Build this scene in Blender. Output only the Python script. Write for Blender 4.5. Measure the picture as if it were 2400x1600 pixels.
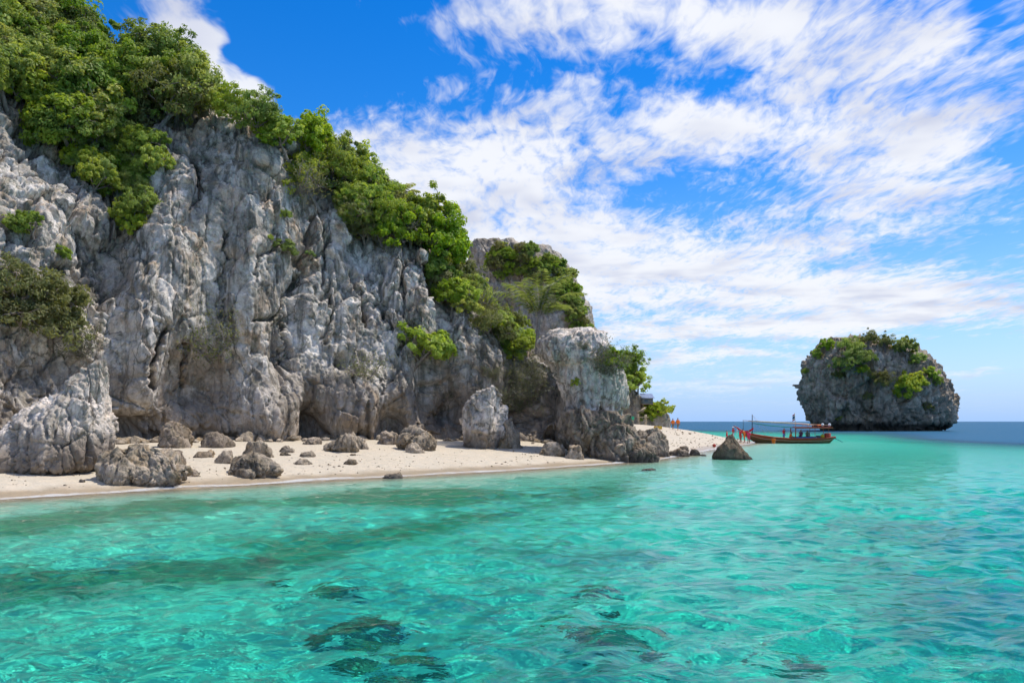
import bpy, bmesh, math, random
import numpy as np
from mathutils import Vector, Matrix
from mathutils.bvhtree import BVHTree

S = bpy.context.scene
for o in list(bpy.data.objects):
    bpy.data.objects.remove(o)
C = S.collection

# ------------------------------------------------------------------ camera
F = 1867.0                 # focal length in photograph pixels (2400 wide)
HOR = 987.0                # horizon row
H = 2.9                    # eye height above the sea
cam = bpy.data.cameras.new('camera')
cam.sensor_width = 36.0
cam.lens = 36.0 * F / 2400.0
cam.shift_y = (HOR - 800.0) / 2400.0
cam.clip_start = 0.1
cam.clip_end = 40000.0
cam_o = bpy.data.objects.new('camera', cam)
C.objects.link(cam_o)
cam_o.location = (0, 0, H)
cam_o.rotation_euler = (math.radians(90), 0, 0)
S.camera = cam_o

# ------------------------------------------------------------------ light
SUN_AZ = math.radians(68)      # clockwise from +Y (away from the camera) towards +X
SUN_EL = math.radians(62)
to_sun = Vector((math.sin(SUN_AZ) * math.cos(SUN_EL), math.cos(SUN_AZ) * math.cos(SUN_EL), math.sin(SUN_EL)))
sun = bpy.data.lights.new('sun', 'SUN')
sun.energy = 2.8
sun.angle = math.radians(1.8)
sun.color = (1.0, 0.95, 0.87)
sun_o = bpy.data.objects.new('sun', sun)
C.objects.link(sun_o)
sun_o.rotation_euler = to_sun.to_track_quat('Z', 'Y').to_euler()
sun_o.location = (20, 30, 60)
sun.cycles.is_caustics_light = True

S.view_settings.view_transform = 'Standard'
S.view_settings.look = 'None'
S.view_settings.gamma = 1.0
S.view_settings.use_curve_mapping = False
S.view_settings.exposure = 0.7
S.render.engine = 'CYCLES'
S.cycles.max_bounces = 6
S.cycles.diffuse_bounces = 2
S.cycles.glossy_bounces = 3
S.cycles.transmission_bounces = 5
S.cycles.transparent_max_bounces = 6
S.cycles.volume_bounces = 0
S.cycles.sample_clamp_indirect = 6.0
S.cycles.use_denoising = True
S.cycles.use_adaptive_sampling = True
S.cycles.adaptive_threshold = 0.035


# node helpers -----------------------------------------------------------
class NT:
    def __init__(self, tree):
        self.t = tree
        self.l = tree.links

    def n(self, typ, **kw):
        nd = self.t.nodes.new(typ)
        for k, v in kw.items():
            setattr(nd, k, v)
        return nd

    def put(self, sock, v):
        if hasattr(v, 'is_output'):
            self.l.new(v, sock)
        elif v is not None:
            sock.default_value = v

    def m(self, op, a, b=None, c=None, clamp=False):
        nd = self.n('ShaderNodeMath', operation=op, use_clamp=clamp)
        self.put(nd.inputs[0], a)
        if b is not None:
            self.put(nd.inputs[1], b)
        if c is not None:
            self.put(nd.inputs[2], c)
        return nd.outputs[0]

    def vm(self, op, a, b=None):
        nd = self.n('ShaderNodeVectorMath', operation=op)
        self.put(nd.inputs[0], a)
        if b is not None:
            self.put(nd.inputs[1], b)
        return nd.outputs[1] if op in ('DOT_PRODUCT', 'LENGTH') else nd.outputs[0]

    def xyz(self, x, y, z):
        nd = self.n('ShaderNodeCombineXYZ')
        for i, v in enumerate((x, y, z)):
            self.put(nd.inputs[i], v)
        return nd.outputs[0]

    def noise(self, vec, scale, detail=6, rough=0.55, dist=0.0, out=0):
        nd = self.n('ShaderNodeTexNoise')
        self.put(nd.inputs['Vector'], vec)
        nd.inputs['Scale'].default_value = scale
        nd.inputs['Detail'].default_value = detail
        nd.inputs['Roughness'].default_value = rough
        nd.inputs['Distortion'].default_value = dist
        return nd.outputs[out]

    def voro(self, vec, scale, feature='F1'):
        nd = self.n('ShaderNodeTexVoronoi', feature=feature)
        self.put(nd.inputs['Vector'], vec)
        nd.inputs['Scale'].default_value = scale
        return nd.outputs['Distance']

    def ramp(self, fac, stops, interp='LINEAR'):
        nd = self.n('ShaderNodeValToRGB')
        cr = nd.color_ramp
        cr.interpolation = interp
        while len(cr.elements) < len(stops):
            cr.elements.new(0.5)
        for e, (p, c) in zip(cr.elements, stops):
            e.position = p
            e.color = (c, c, c, 1) if isinstance(c, (int, float)) else (*c, 1)
        self.put(nd.inputs[0], fac)
        return nd.outputs[0]

    def sstep(self, v, lo, hi):
        nd = self.n('ShaderNodeMapRange', interpolation_type='SMOOTHSTEP')
        self.put(nd.inputs[0], v)
        nd.inputs[1].default_value = lo
        nd.inputs[2].default_value = hi
        return nd.outputs[0]

    def mix(self, f, a, b, blend='MIX'):
        nd = self.n('ShaderNodeMix', data_type='RGBA', blend_type=blend)
        self.put(nd.inputs[0], f)
        for s, v in ((nd.inputs[6], a), (nd.inputs[7], b)):
            if isinstance(v, tuple) and len(v) == 3:
                v = (*v, 1)
            self.put(s, v)
        return nd.outputs[2]

    def bump(self, h, strength, dist, normal=None):
        nd = self.n('ShaderNodeBump')
        nd.inputs['Strength'].default_value = strength
        nd.inputs['Distance'].default_value = dist
        self.put(nd.inputs['Height'], h)
        if normal is not None:
            self.put(nd.inputs['Normal'], normal)
        return nd.outputs[0]


# ------------------------------------------------------------------ sky
W = bpy.data.worlds.new('World')
S.world = W
W.use_nodes = True
W.node_tree.nodes.clear()
k = NT(W.node_tree)
sky = k.n('ShaderNodeTexSky', sky_type='NISHITA', sun_disc=False)
sky.sun_elevation = SUN_EL
sky.sun_rotation = SUN_AZ
sky.air_density = 1.0
sky.dust_density = 0.6
sky.ozone_density = 3.0
SKY_STRENGTH = 0.11
tc = k.n('ShaderNodeTexCoord')
d = tc.outputs['Generated']
sp = k.n('ShaderNodeSeparateXYZ')
k.put(sp.inputs[0], d)
dx, dy, dz = sp.outputs
# a clear tropical blue: the same sky with its blue kept purer away from the horizon
hs = k.n('ShaderNodeHueSaturation')
hs.inputs['Saturation'].default_value = 1.58
hs.inputs['Value'].default_value = 1.02
hs.inputs['Hue'].default_value = 0.512
k.put(hs.inputs['Color'], sky.outputs[0])
zpos = k.m('MAXIMUM', dz, 0.0)
lowhaze = k.m('POWER', k.m('SUBTRACT', 1.0, zpos, clamp=True), 6.0)
# sea air low over the horizon: pale blue
blue = k.mix(k.m('MULTIPLY', lowhaze, 0.92), hs.outputs[0], (0.22 / SKY_STRENGTH, 0.37 / SKY_STRENGTH, 0.65 / SKY_STRENGTH))
# cloud layer: directions projected on a high plane
zz = k.m('ADD', zpos, 0.07)
cx = k.m('DIVIDE', dx, zz)
cy = k.m('DIVIDE', dy, zz)
cp = k.xyz(cx, cy, 0.0)
warp = k.noise(cp, 1.1, 2, 0.5, out=1)
cpw = k.vm('ADD', cp, k.vm('SCALE', k.vm('SUBTRACT', warp, (0.5, 0.5, 0.5)), None))
cpw.node.inputs[1].links[0].from_node.inputs[3].default_value = 0.30
big = k.noise(cpw, 0.9, 6, 0.60)
fine = k.noise(k.vm('MULTIPLY', cpw, (1.5, 0.7, 1.0)), 4.0, 4, 0.62)
finer = k.noise(k.vm('MULTIPLY', cpw, (1.7, 0.75, 1.0)), 15.0, 3, 0.6, 0.4)
# where the cloud banks of this day stand, by world direction (ahead of the camera)
fy = k.m('MAXIMUM', dy, 0.08)
u = k.m('DIVIDE', dx, fy)
v = k.m('DIVIDE', dz, fy)
wob = k.n('ShaderNodeSeparateXYZ')
k.put(wob.inputs[0], k.noise(k.xyz(u, k.m('MULTIPLY', v, 1.6), 0.0), 5.0, 3, 0.6, out=1))
u = k.m('ADD', u, k.m('MULTIPLY', k.m('SUBTRACT', wob.outputs[0], 0.5), 0.16))
v = k.m('ADD', v, k.m('MULTIPLY', k.m('SUBTRACT', wob.outputs[1], 0.5), 0.07))
BANKS = [  # photograph px of the bank's middle, half sizes, tilt (deg, + = rising to the right), weight
    (1500, 45, 480, 80, 0, .40), (2050, 110, 330, 140, 12, .34), (2150, 370, 400, 150, 26, .36),
    (1330, 320, 600, 90, 4, .26), (1100, 470, 480, 150, -8, .44), (1650, 650, 700, 75, -5, .40),
    (2250, 690, 360, 34, 3, .32), (1700, 280, 230, 70, -10, .28), (485, 130, 64, 150, 38, 1.0), (612, 225, 42, 62, 20, .95),
    (1750, 778, 600, 20, 2, .46), (1600, 838, 480, 15, 0, .44), (2120, 742, 330, 14, 3, .40), (1500, 890, 420, 12, 0, .34), (1300, 720, 300, 60, 0, .22), (1700, 905, 300, 14, 0, .2),
    (780, 110, 260, 140, 0, -.36), (1480, 185, 420, 40, -6, -.14), (1600, 440, 230, 50, 8, -.26),
    (2200, 590, 330, 30, 8, -.22), (2390, 360, 60, 50, 0, -.35), (2330, 10, 80, 50, 0, -.3),
    (2200, 820, 360, 60, 0, -.30), (660, 110, 70, 130, 40, -.4), (2270, 862, 80, 11, 0, .55),
]
uv = k.xyz(u, v, 0.0)
field = None
for (bx_, by_, rx, ry, ang, wgt) in BANKS:
    mp = k.n('ShaderNodeMapping', vector_type='TEXTURE')
    mp.inputs['Location'].default_value = ((bx_ - 1200) / F, (HOR - by_) / F, 0)
    mp.inputs['Rotation'].default_value = (0, 0, math.radians(ang))
    mp.inputs['Scale'].default_value = (rx / F, ry / F, 1)
    k.put(mp.inputs['Vector'], uv)
    g = k.m('POWER', 0.3679, k.vm('DOT_PRODUCT', mp.outputs[0], mp.outputs[0]))
    field = k.m('MULTIPLY', g, wgt) if field is None else k.m('MULTIPLY_ADD', g, wgt, field)
ahead = k.sstep(dy, 0.05, 0.4)
field = k.m('ADD', k.m('MULTIPLY', field, ahead), k.m('MULTIPLY', k.m('SUBTRACT', 1.0, ahead), 0.13))   # as cloudy behind as ahead
dens = k.m('ADD', k.m('MULTIPLY_ADD', finer, 0.72, k.m('MULTIPLY_ADD', fine, 0.95, k.m('MULTIPLY', big, 0.70))), field)
cover = k.sstep(dens, 1.12, 1.68)
cover = k.m('MULTIPLY', cover, k.sstep(dz, -0.01, 0.10))
cover = k.m('MULTIPLY', cover, 0.97)
shade = k.sstep(k.m('ADD', k.noise(cpw, 2.2, 3, 0.55), k.m('MULTIPLY', k.sstep(u, 0.35, 0.8), 0.10)), 0.40, 0.80)
cloudc = k.mix(shade, (0.90, 0.92, 0.97), (0.56, 0.60, 0.76))
cloudc = k.vm('SCALE', cloudc)
cloudc.node.inputs[3].default_value = 0.64 / SKY_STRENGTH
skyc = k.mix(cover, blue, cloudc)
bg = k.n('ShaderNodeBackground')
k.put(bg.inputs[0], skyc)
bg.inputs[1].default_value = SKY_STRENGTH
wo = k.n('ShaderNodeOutputWorld')
k.l.new(bg.outputs[0], wo.inputs[0])
W.cycles.sampling_method = 'MANUAL'
W.cycles.sample_map_resolution = 512


# ------------------------------------------------------------------ helpers
def at(px, py, Y):
    """world point seen at photograph pixel (px, py) at distance Y"""
    return Vector(((px - 1200.0) / F * Y, Y, H + (HOR - py) / F * Y))


def tag(o, label=None, cat=None, group=None, kind=None):
    if label: o['label'] = label
    if cat: o['category'] = cat
    if group: o['group'] = group
    if kind: o['kind'] = kind
    return o


def empty(name, loc, rz=0.0, sc=1.0):
    o = bpy.data.objects.new(name, None)
    C.objects.link(o)
    o.location = loc
    o.rotation_euler = (0, 0, rz)
    o.scale = (sc, sc, sc)
    o.empty_display_size = 0.2
    return o


def link(name, me, mat=None, parent=None):
    o = bpy.data.objects.new(name, me)
    C.objects.link(o)
    if mat is not None and len(me.materials) == 0:
        me.materials.append(mat)
    if parent is not None:
        o.parent = parent
    return o


def copy_tree(o, parent=None):
    c = o.copy()
    C.objects.link(c)
    if parent is not None:
        c.parent = parent
    for ch in o.children:
        copy_tree(ch, c)
    return c


def np_mesh(name, co, faces, smooth=True):
    me = bpy.data.meshes.new(name)
    co = np.ascontiguousarray(co, dtype=np.float32)
    faces = np.ascontiguousarray(faces, dtype=np.int32)
    n = faces.shape[1]
    me.vertices.add(len(co))
    me.vertices.foreach_set('co', co.ravel())
    me.loops.add(faces.size)
    me.loops.foreach_set('vertex_index', faces.ravel())
    me.polygons.add(len(faces))
    me.polygons.foreach_set('loop_start', np.arange(0, faces.size, n, dtype=np.int32))
    me.polygons.foreach_set('use_smooth', np.full(len(faces), smooth))
    me.update(calc_edges=True)
    return me


def grid_faces(nr, nc, wrap=False):
    i = np.arange(nr - 1)[:, None]
    j = np.arange(nc if wrap else nc - 1)[None, :]
    j2 = (j + 1) % nc
    a = i * nc + j
    b = i * nc + j2
    return np.stack([a, b, b + nc, a + nc], -1).reshape(-1, 4)


# numpy noise ------------------------------------------------------------
def _hash(ix, iy, iz, seed):
    h = (ix.astype(np.uint32) * np.uint32(374761393) + iy.astype(np.uint32) * np.uint32(668265263)
         + iz.astype(np.uint32) * np.uint32(2147483647 & 1274126177) + np.uint32((seed * 974634777) & 0xffffffff))
    h = (h ^ (h >> np.uint32(13))) * np.uint32(1274126177)
    h = (h ^ (h >> np.uint32(15))) * np.uint32(2246822519)
    return h ^ (h >> np.uint32(16))


def perlin(p, seed=0):
    p = np.asarray(p, dtype=np.float64)
    i = np.floor(p).astype(np.int64)
    f = (p - i).astype(np.float32)
    w = f * f * f * (f * (f * 6 - 15) + 10)
    out = np.zeros(len(p), np.float32)
    for cx_ in (0, 1):
        for cy_ in (0, 1):
            for cz_ in (0, 1):
                h = _hash(i[:, 0] + cx_, i[:, 1] + cy_, i[:, 2] + cz_, seed)
                gx = (h & 1023).astype(np.float32) / 511.5 - 1
                gy = ((h >> np.uint32(10)) & 1023).astype(np.float32) / 511.5 - 1
                gz = ((h >> np.uint32(20)) & 1023).astype(np.float32) / 511.5 - 1
                dt = gx * (f[:, 0] - cx_) + gy * (f[:, 1] - cy_) + gz * (f[:, 2] - cz_)
                wt = (w[:, 0] if cx_ else 1 - w[:, 0]) * (w[:, 1] if cy_ else 1 - w[:, 1]) * (w[:, 2] if cz_ else 1 - w[:, 2])
                out += wt * dt
    return out


def fbm(p, octaves=4, seed=0, gain=0.5, ridged=False):
    out = np.zeros(len(p), np.float32)
    a, s = 1.0, 1.0
    for o_ in range(octaves):
        n_ = perlin(np.asarray(p) * s, seed + o_ * 17)
        out += a * ((0.35 - np.abs(n_)) * 1.6 if ridged else n_)
        a *= gain
        s *= 2.03
    return out


def worley(p, seed=0):
    """F1, F2, three random values of the nearest cell, vector from its centre"""
    p = np.asarray(p, np.float32)
    i = np.floor(p).astype(np.int64)
    n_ = len(p)
    f1 = np.full(n_, 9.0, np.float32)
    f2 = np.full(n_, 9.0, np.float32)
    rid = np.zeros(n_, np.uint32)
    vec = np.zeros((n_, 3), np.float32)
    for cx_ in (-1, 0, 1):
        for cy_ in (-1, 0, 1):
            for cz_ in (-1, 0, 1):
                h = _hash(i[:, 0] + cx_, i[:, 1] + cy_, i[:, 2] + cz_, seed)
                q = np.stack([(h & 1023), (h >> np.uint32(10)) & 1023, (h >> np.uint32(20)) & 1023], -1).astype(np.float32) / 1023.0
                v_ = p - (i + np.array([cx_, cy_, cz_]) + q).astype(np.float32)
                d_ = np.sqrt((v_ * v_).sum(1))
                nearer = d_ < f1
                f2 = np.where(nearer, f1, np.minimum(f2, d_))
                f1 = np.where(nearer, d_, f1)
                rid = np.where(nearer, h, rid)
                vec = np.where(nearer[:, None], v_, vec)
    h2 = _hash(rid, rid >> np.uint32(7), rid >> np.uint32(3), seed + 5)
    rnd = np.stack([(h2 & 1023), (h2 >> np.uint32(10)) & 1023, (h2 >> np.uint32(20)) & 1023], -1).astype(np.float32) / 1023.0
    return f1, f2, rnd, vec


def smooth01(x, a, b):
    t = np.clip((x - a) / (b - a), 0, 1)
    return t * t * (3 - 2 * t)


# ------------------------------------------------------------------ materials of the setting
def new_mat(name):
    m = bpy.data.materials.new(name)
    m.use_nodes = True
    m.node_tree.nodes.clear()
    t = NT(m.node_tree)
    out = t.n('ShaderNodeOutputMaterial')
    return m, t, out


def principled(t, out, col, rough=0.8, normal=None, spec=0.3, **kw):
    b = t.n('ShaderNodeBsdfPrincipled')
    if isinstance(col, tuple) and len(col) == 3:
        col = (*col, 1)
    t.put(b.inputs['Base Color'], col)
    t.put(b.inputs['Roughness'], rough)
    b.inputs['Specular IOR Level'].default_value = spec
    if normal is not None:
        t.put(b.inputs['Normal'], normal)
    for a_, v_ in kw.items():
        b.inputs[a_.replace('_', ' ')].default_value = v_
    t.l.new(b.outputs[0], out.inputs[0])
    return b


def sand_material():
    m, t, out = new_mat('sand')
    geo = t.n('ShaderNodeNewGeometry')
    P = geo.outputs['Position']
    s_ = t.n('ShaderNodeSeparateXYZ')
    t.put(s_.inputs[0], P)
    z = s_.outputs[2]
    n1 = t.noise(P, 0.25, 5, 0.6)
    n2 = t.noise(P, 14.0, 4, 0.7)
    n3 = t.noise(P, 1.7, 5, 0.65)
    col = t.mix(n1, (0.48, 0.41, 0.295), (0.57, 0.505, 0.395))
    col = t.mix(t.sstep(n3, 0.35, 0.75), col, (0.60, 0.50, 0.365))
    grit = t.ramp(n2, [(0.30, 0.62), (0.5, 1.0), (0.75, 1.08)])
    col = t.mix(0.7, col, grit, 'MULTIPLY')
    # dark bits of weed and wood washed up along the strand
    deb = t.noise(t.vm('MULTIPLY', P, (1.0, 0.5, 1.0)), 3.2, 3, 0.7)
    debm = t.m('MULTIPLY', t.sstep(deb, 0.64, 0.70), t.sstep(z, 0.12, 0.3))
    col = t.mix(t.m('MULTIPLY', debm, 0.6), col, (0.20, 0.16, 0.12))
    # wet strand
    wet = t.sstep(t.m('ADD', z, t.m('MULTIPLY', t.m('SUBTRACT', t.noise(P, 0.5, 3, 0.5), 0.5), 0.25)), 0.30, 0.12)
    col = t.mix(t.m('MULTIPLY', wet, 0.75), col, t.mix(1.0, col, (0.62, 0.53, 0.42), 'MULTIPLY'))
    # sea floor: pale sand with beds of dark weed and rubble
    under = t.sstep(z, -0.05, -0.5)
    floor = t.mix(n1, (0.52, 0.56, 0.41), (0.61, 0.64, 0.48))
    at_w = t.n('ShaderNodeAttribute', attribute_name='weed')
    w1 = t.noise(P, 0.9, 8, 0.68)
    w2 = t.noise(P, 4.5, 4, 0.7)
    wm = t.sstep(t.m('ADD', at_w.outputs['Fac'], t.m('MULTIPLY_ADD', w1, 0.9, t.m('MULTIPLY', w2, 0.35))), 0.92, 1.22)
    weed = t.mix(w2, (0.075, 0.13, 0.055), (0.24, 0.30, 0.14))
    floor = t.mix(t.m('MULTIPLY', wm, 0.8), floor, weed)
    col = t.mix(under, col, floor)
    rough = t.m('MULTIPLY_ADD', wet, -0.55, 0.9)
    dents = t.sstep(t.voro(P, 1.5), 0.08, 0.32)
    trod = t.m('MULTIPLY', t.sstep(t.noise(P, 0.16, 3, 0.5), 0.46, 0.60), t.sstep(z, 0.25, 0.6))
    hgt = t.m('ADD', t.m('MULTIPLY', t.noise(P, 2.2, 7, 0.6), 1.0), t.m('MULTIPLY', n2, 0.12))
    hgt = t.m('ADD', hgt, t.m('MULTIPLY', t.m('MULTIPLY', dents, trod), 0.45))
    nb = t.bump(hgt, 0.7, 0.12)
    principled(t, out, col, rough, nb, 0.25)
    return m


def water_material():
    m, t, out = new_mat('sea_water')
    geo = t.n('ShaderNodeNewGeometry')
    P = geo.outputs['Position']
    Pw = t.vm('MULTIPLY', P, (0.75, 1.0, 1.0))
    h1 = t.noise(Pw, 1.3, 4, 0.5, 0.6)
    h2 = t.noise(Pw, 4.5, 3, 0.5, 0.4)
    h3 = t.noise(t.vm('MULTIPLY', P, (0.5, 1.0, 1.0)), 0.35, 3, 0.5)
    hh = t.m('ADD', t.m('MULTIPLY', h1, 0.6), t.m('ADD', t.m('MULTIPLY', h2, 0.13), t.m('MULTIPLY', h3, 0.7)))
    sp_ = t.n('ShaderNodeSeparateXYZ')
    t.put(sp_.inputs[0], P)
    nb = t.bump(hh, 1.0, 0.15)
    # the water itself: red light is lost with the depth of the column below
    at_d = t.n('ShaderNodeAttribute', attribute_name='depth')
    cc = t.n('ShaderNodeCombineColor')
    for i_, c_ in enumerate((0.62, 0.030, 0.046)):
        t.put(cc.inputs[i_], t.m('EXPONENT', t.m('MULTIPLY', at_d.outputs['Fac'], -c_)))
    rf = t.n('ShaderNodeBsdfRefraction')
    rf.inputs['IOR'].default_value = 1.333
    rf.inputs['Roughness'].default_value = 0.0
    t.put(rf.inputs['Color'], cc.outputs[0])
    t.put(rf.inputs['Normal'], nb)
    gl = t.n('ShaderNodeBsdfGlossy')
    # ripples too small to see one by one far out blur what the sea mirrors
    far_ = t.m('SQRT', t.m('ADD', t.m('POWER', sp_.outputs[0], 2.0), t.m('POWER', sp_.outputs[1], 2.0)))
    t.put(gl.inputs['Roughness'], t.m('MULTIPLY', t.sstep(far_, 25.0, 160.0), 0.34))
    gl.inputs['Color'].default_value = (1, 1, 1, 1)
    t.put(gl.inputs['Normal'], nb)
    fr = t.n('ShaderNodeFresnel')
    fr.inputs['IOR'].default_value = 1.333
    t.put(fr.inputs['Normal'], nb)
    mx = t.n('ShaderNodeMixShader')
    # a ruffled sea far out shows its wave faces, so it mirrors less than flat water would
    cap = t.m('MULTIPLY_ADD', t.sstep(far_, 25.0, 130.0), -0.58, 0.72)
    t.put(mx.inputs[0], t.m('MULTIPLY', fr.outputs[0], cap))
    # blue body colour of deep water
    df = t.n('ShaderNodeBsdfDiffuse')
    df.inputs['Color'].default_value = (0.0, 0.085, 0.165, 1)
    t.put(df.inputs['Normal'], nb)
    mb = t.n('ShaderNodeMixShader')
    t.put(mb.inputs[0], t.sstep(at_d.outputs['Fac'], 2.4, 9.5))
    t.l.new(rf.outputs[0], mb.inputs[1])
    t.l.new(df.outputs[0], mb.inputs[2])
    t.l.new(mb.outputs[0], mx.inputs[1])
    t.l.new(gl.outputs[0], mx.inputs[2])
    t.l.new(mx.outputs[0], out.inputs[0])
    return m


M = {}
M['sand'] = sand_material()
M['water'] = water_material()

# ------------------------------------------------------------------ ground: beach and sea floor
SHORE = [(-300, 1200), (-120, 1182), (0, 1171), (200, 1159), (400, 1147), (600, 1135), (800, 1124), (1000, 1114), (1200, 1103),
         (1330, 1094), (1440, 1087), (1535, 1077), (1600, 1068), (1645, 1058), (1700, 1048), (1762, 1039)]
shore = [(-300, -60), (-90, -10), (-44, 6), (-28, 17)]
for (px_, py_) in SHORE:
    Yw = H * F / (py_ - HOR)
    shore.append(((px_ - 1200) / F * Yw, Yw))
shore += [(34, 111), (33, 119), (29, 130), (27, 140), (29, 152), (22, 180), (0, 215), (-120, 260), (-420, 280)]
SH = np.array(shore, np.float64)


def shore_dist(X, Y):
    """signed distance to the waterline, positive on land"""
    X = np.asarray(X, np.float64)
    Y = np.asarray(Y, np.float64)
    best = np.full(X.shape, 1e9)
    inside = np.zeros(X.shape, bool)
    poly = np.vstack([SH, [[-420, -60]]])
    n_ = len(poly)
    for i in range(n_):
        ax, ay = poly[i]
        bx_, by_ = poly[(i + 1) % n_]
        if i < len(SH) - 1:
            ex, ey = bx_ - ax, by_ - ay
            t_ = np.clip(((X - ax) * ex + (Y - ay) * ey) / (ex * ex + ey * ey), 0, 1)
            best = np.minimum(best, np.hypot(X - ax - t_ * ex, Y - ay - t_ * ey))
        cond = (ay > Y) != (by_ > Y)
        xi = (bx_ - ax) * (Y - ay) / ((by_ - ay) if by_ != ay else 1e-9) + ax
        inside ^= cond & (X < xi)
    return np.where(inside, best, -best)


def ground_z(X, Y, detail=True):
    s_ = shore_dist(X, Y)
    n_ = fbm(np.stack([X * 0.13, Y * 0.13, X * 0], -1), 3, 3) if detail else 0.0
    land = 1.95 * (1 - np.exp(-np.maximum(s_, 0) / 13.0)) + 1.25 * np.exp(-(((X - 16) / 14) ** 2 + ((Y - 122) / 20) ** 2)) * smooth01(s_, 0, 9)
    land = land + 0.12 * n_ * smooth01(s_, 1, 8)
    d_ = np.maximum(-s_, 0)
    sea = -(2.7 * (1 - np.exp(-d_ / 15.0)) + 0.008 * np.minimum(d_, 40) + 0.07 * np.clip(d_ - 34, 0, 110))
    ed = (X + 5 * n_ - (44 + 0.52 * (Y - 90)))
    drop = np.maximum(smooth01(ed, -12, 36) * smooth01(Y + 8 * n_, 66, 150), smooth01(Y + 10 * n_, 262, 330))
    drop = np.maximum(drop, smooth01(Y, 118, 175) * smooth01(X, 48, 18) * smooth01(s_, -4, -20))
    sea = sea - 0.7 * smooth01(X - 0.22 * Y + 2 * n_, -1, 9) * smooth01(d_, 12, 25)
    sea = sea - 13 * drop * smooth01(d_, 4, 25) + 0.25 * n_ * smooth01(d_, 2, 10)
    return np.where(s_ > 0, land, sea)


def fan_grid(rows, W0, W1, ncol, far):
    s_ = np.linspace(-1, 1, ncol)
    ext = np.array([1.25, 1.8, 3.2, 8.0])
    s_full = np.concatenate([-ext[::-1], s_, ext])
    Y = np.repeat(rows[:, None], len(s_full), 1)
    wdt = W0 + W1 * np.maximum(rows, 0)
    X = s_full[None, :] * wdt[:, None]
    return X, Y


rows = np.concatenate([[-60, -20, -6], np.arange(1, 6, 0.5), np.arange(6, 30, 0.2), np.arange(30, 70, 0.22), np.geomspace(70, 320, 150), np.geomspace(335, 14000, 26)])
X, Y = fan_grid(rows, 5, 0.70, 330, 0)
gx, gy = X.ravel(), Y.ravel()
gz = ground_z(gx, gy).astype(np.float64)
sd = shore_dist(gx, gy)
small = fbm(np.stack([gx * 1.3, gy * 1.3, gx * 0], -1), 3, 8)
gz = gz + np.where((sd > -30) & (gy < 160), 0.035 * small, 0)
me = np_mesh('sand_ground', np.stack([gx, gy, gz], -1), grid_faces(*X.shape))
dsea = -sd
# weed grows in a belt some metres off the beach and in loose patches further out
belt = 0.62 * np.exp(-((dsea - 8.0 - 2.2 * np.sin(gx * 0.21 + 1.0)) / 2.6) ** 2) + 0.46 * np.exp(-((dsea - 14.5 + 1.5 * np.sin(gx * 0.3)) / 2.0) ** 2)
belt = belt * smooth01(gx, 12, 2) + 0.10 * np.exp(-((dsea - 3.2) / 1.4) ** 2)
patch = 0.24 * np.clip(fbm(np.stack([gx * 0.16, gy * 0.16, gx * 0 + 4], -1), 2, 21) * 2.0, -1, 1)
at_ = me.attributes.new('weed', 'FLOAT', 'POINT')
at_.data.foreach_set('value', (belt + patch - 0.02 + 0.20 * smooth01(gx, 3, -8) * smooth01(dsea, 3, 9) * smooth01(gy, 9, 20)).astype(np.float32))
ground = tag(link('sand_ground', me, M['sand']), 'pale sand beach running down under the sea as its floor', None, None, 'structure')
ground.cycles.is_caustics_receiver = True

# ------------------------------------------------------------------ water
rows = np.concatenate([[-60, -20, -6, 0, 2], np.arange(3, 34, 0.075), np.geomspace(34.1, 320, 260), np.geomspace(330, 14000, 30)])
X, Y = fan_grid(rows, 4, 0.70, 380, 0)
wx, wy = X.ravel(), Y.ravel()
dxl = (4 + 0.70 * np.maximum(wy, 0)) * 2 / 380
dyl = np.interp(wy, rows, np.gradient(rows))
cell = np.maximum(dxl, dyl * 0.8)
rng = np.random.default_rng(5)
wz = np.zeros_like(wx)
for i in range(90):
    lam = 0.24 * (1.9 / 0.24) ** rng.random()
    ang = rng.normal(-1.35, 0.75)
    kx, ky = math.cos(ang) * 2 * math.pi / lam, math.sin(ang) * 2 * math.pi / lam
    amp = 0.0046 * lam ** 0.8
    wz += amp * smooth01(lam / cell, 3.0, 5.5) * np.sin(kx * wx + ky * wy + rng.random() * 6.28)
grp = 0.75 + 0.9 * fbm(np.stack([wx * 0.12, wy * 0.2, wx * 0], -1), 2, 9)
wz *= grp
wz = wz + 9.0 * np.abs(wz) * wz * 0.6      # steeper crests
shal = smooth01(-shore_dist(wx, wy), -0.5, 9)
wz *= 0.25 + 0.75 * shal
me = np_mesh('sea', np.stack([wx, wy, wz], -1), grid_faces(*X.shape))
at_ = me.attributes.new('depth', 'FLOAT', 'POINT')
at_.data.foreach_set('value', np.maximum(-ground_z(wx, wy), 0).astype(np.float32))
sea = tag(link('sea', me, M['water']), 'clear turquoise sea deepening to blue towards the horizon', None, None, 'structure')
sea.cycles.is_caustics_caster = True


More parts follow.
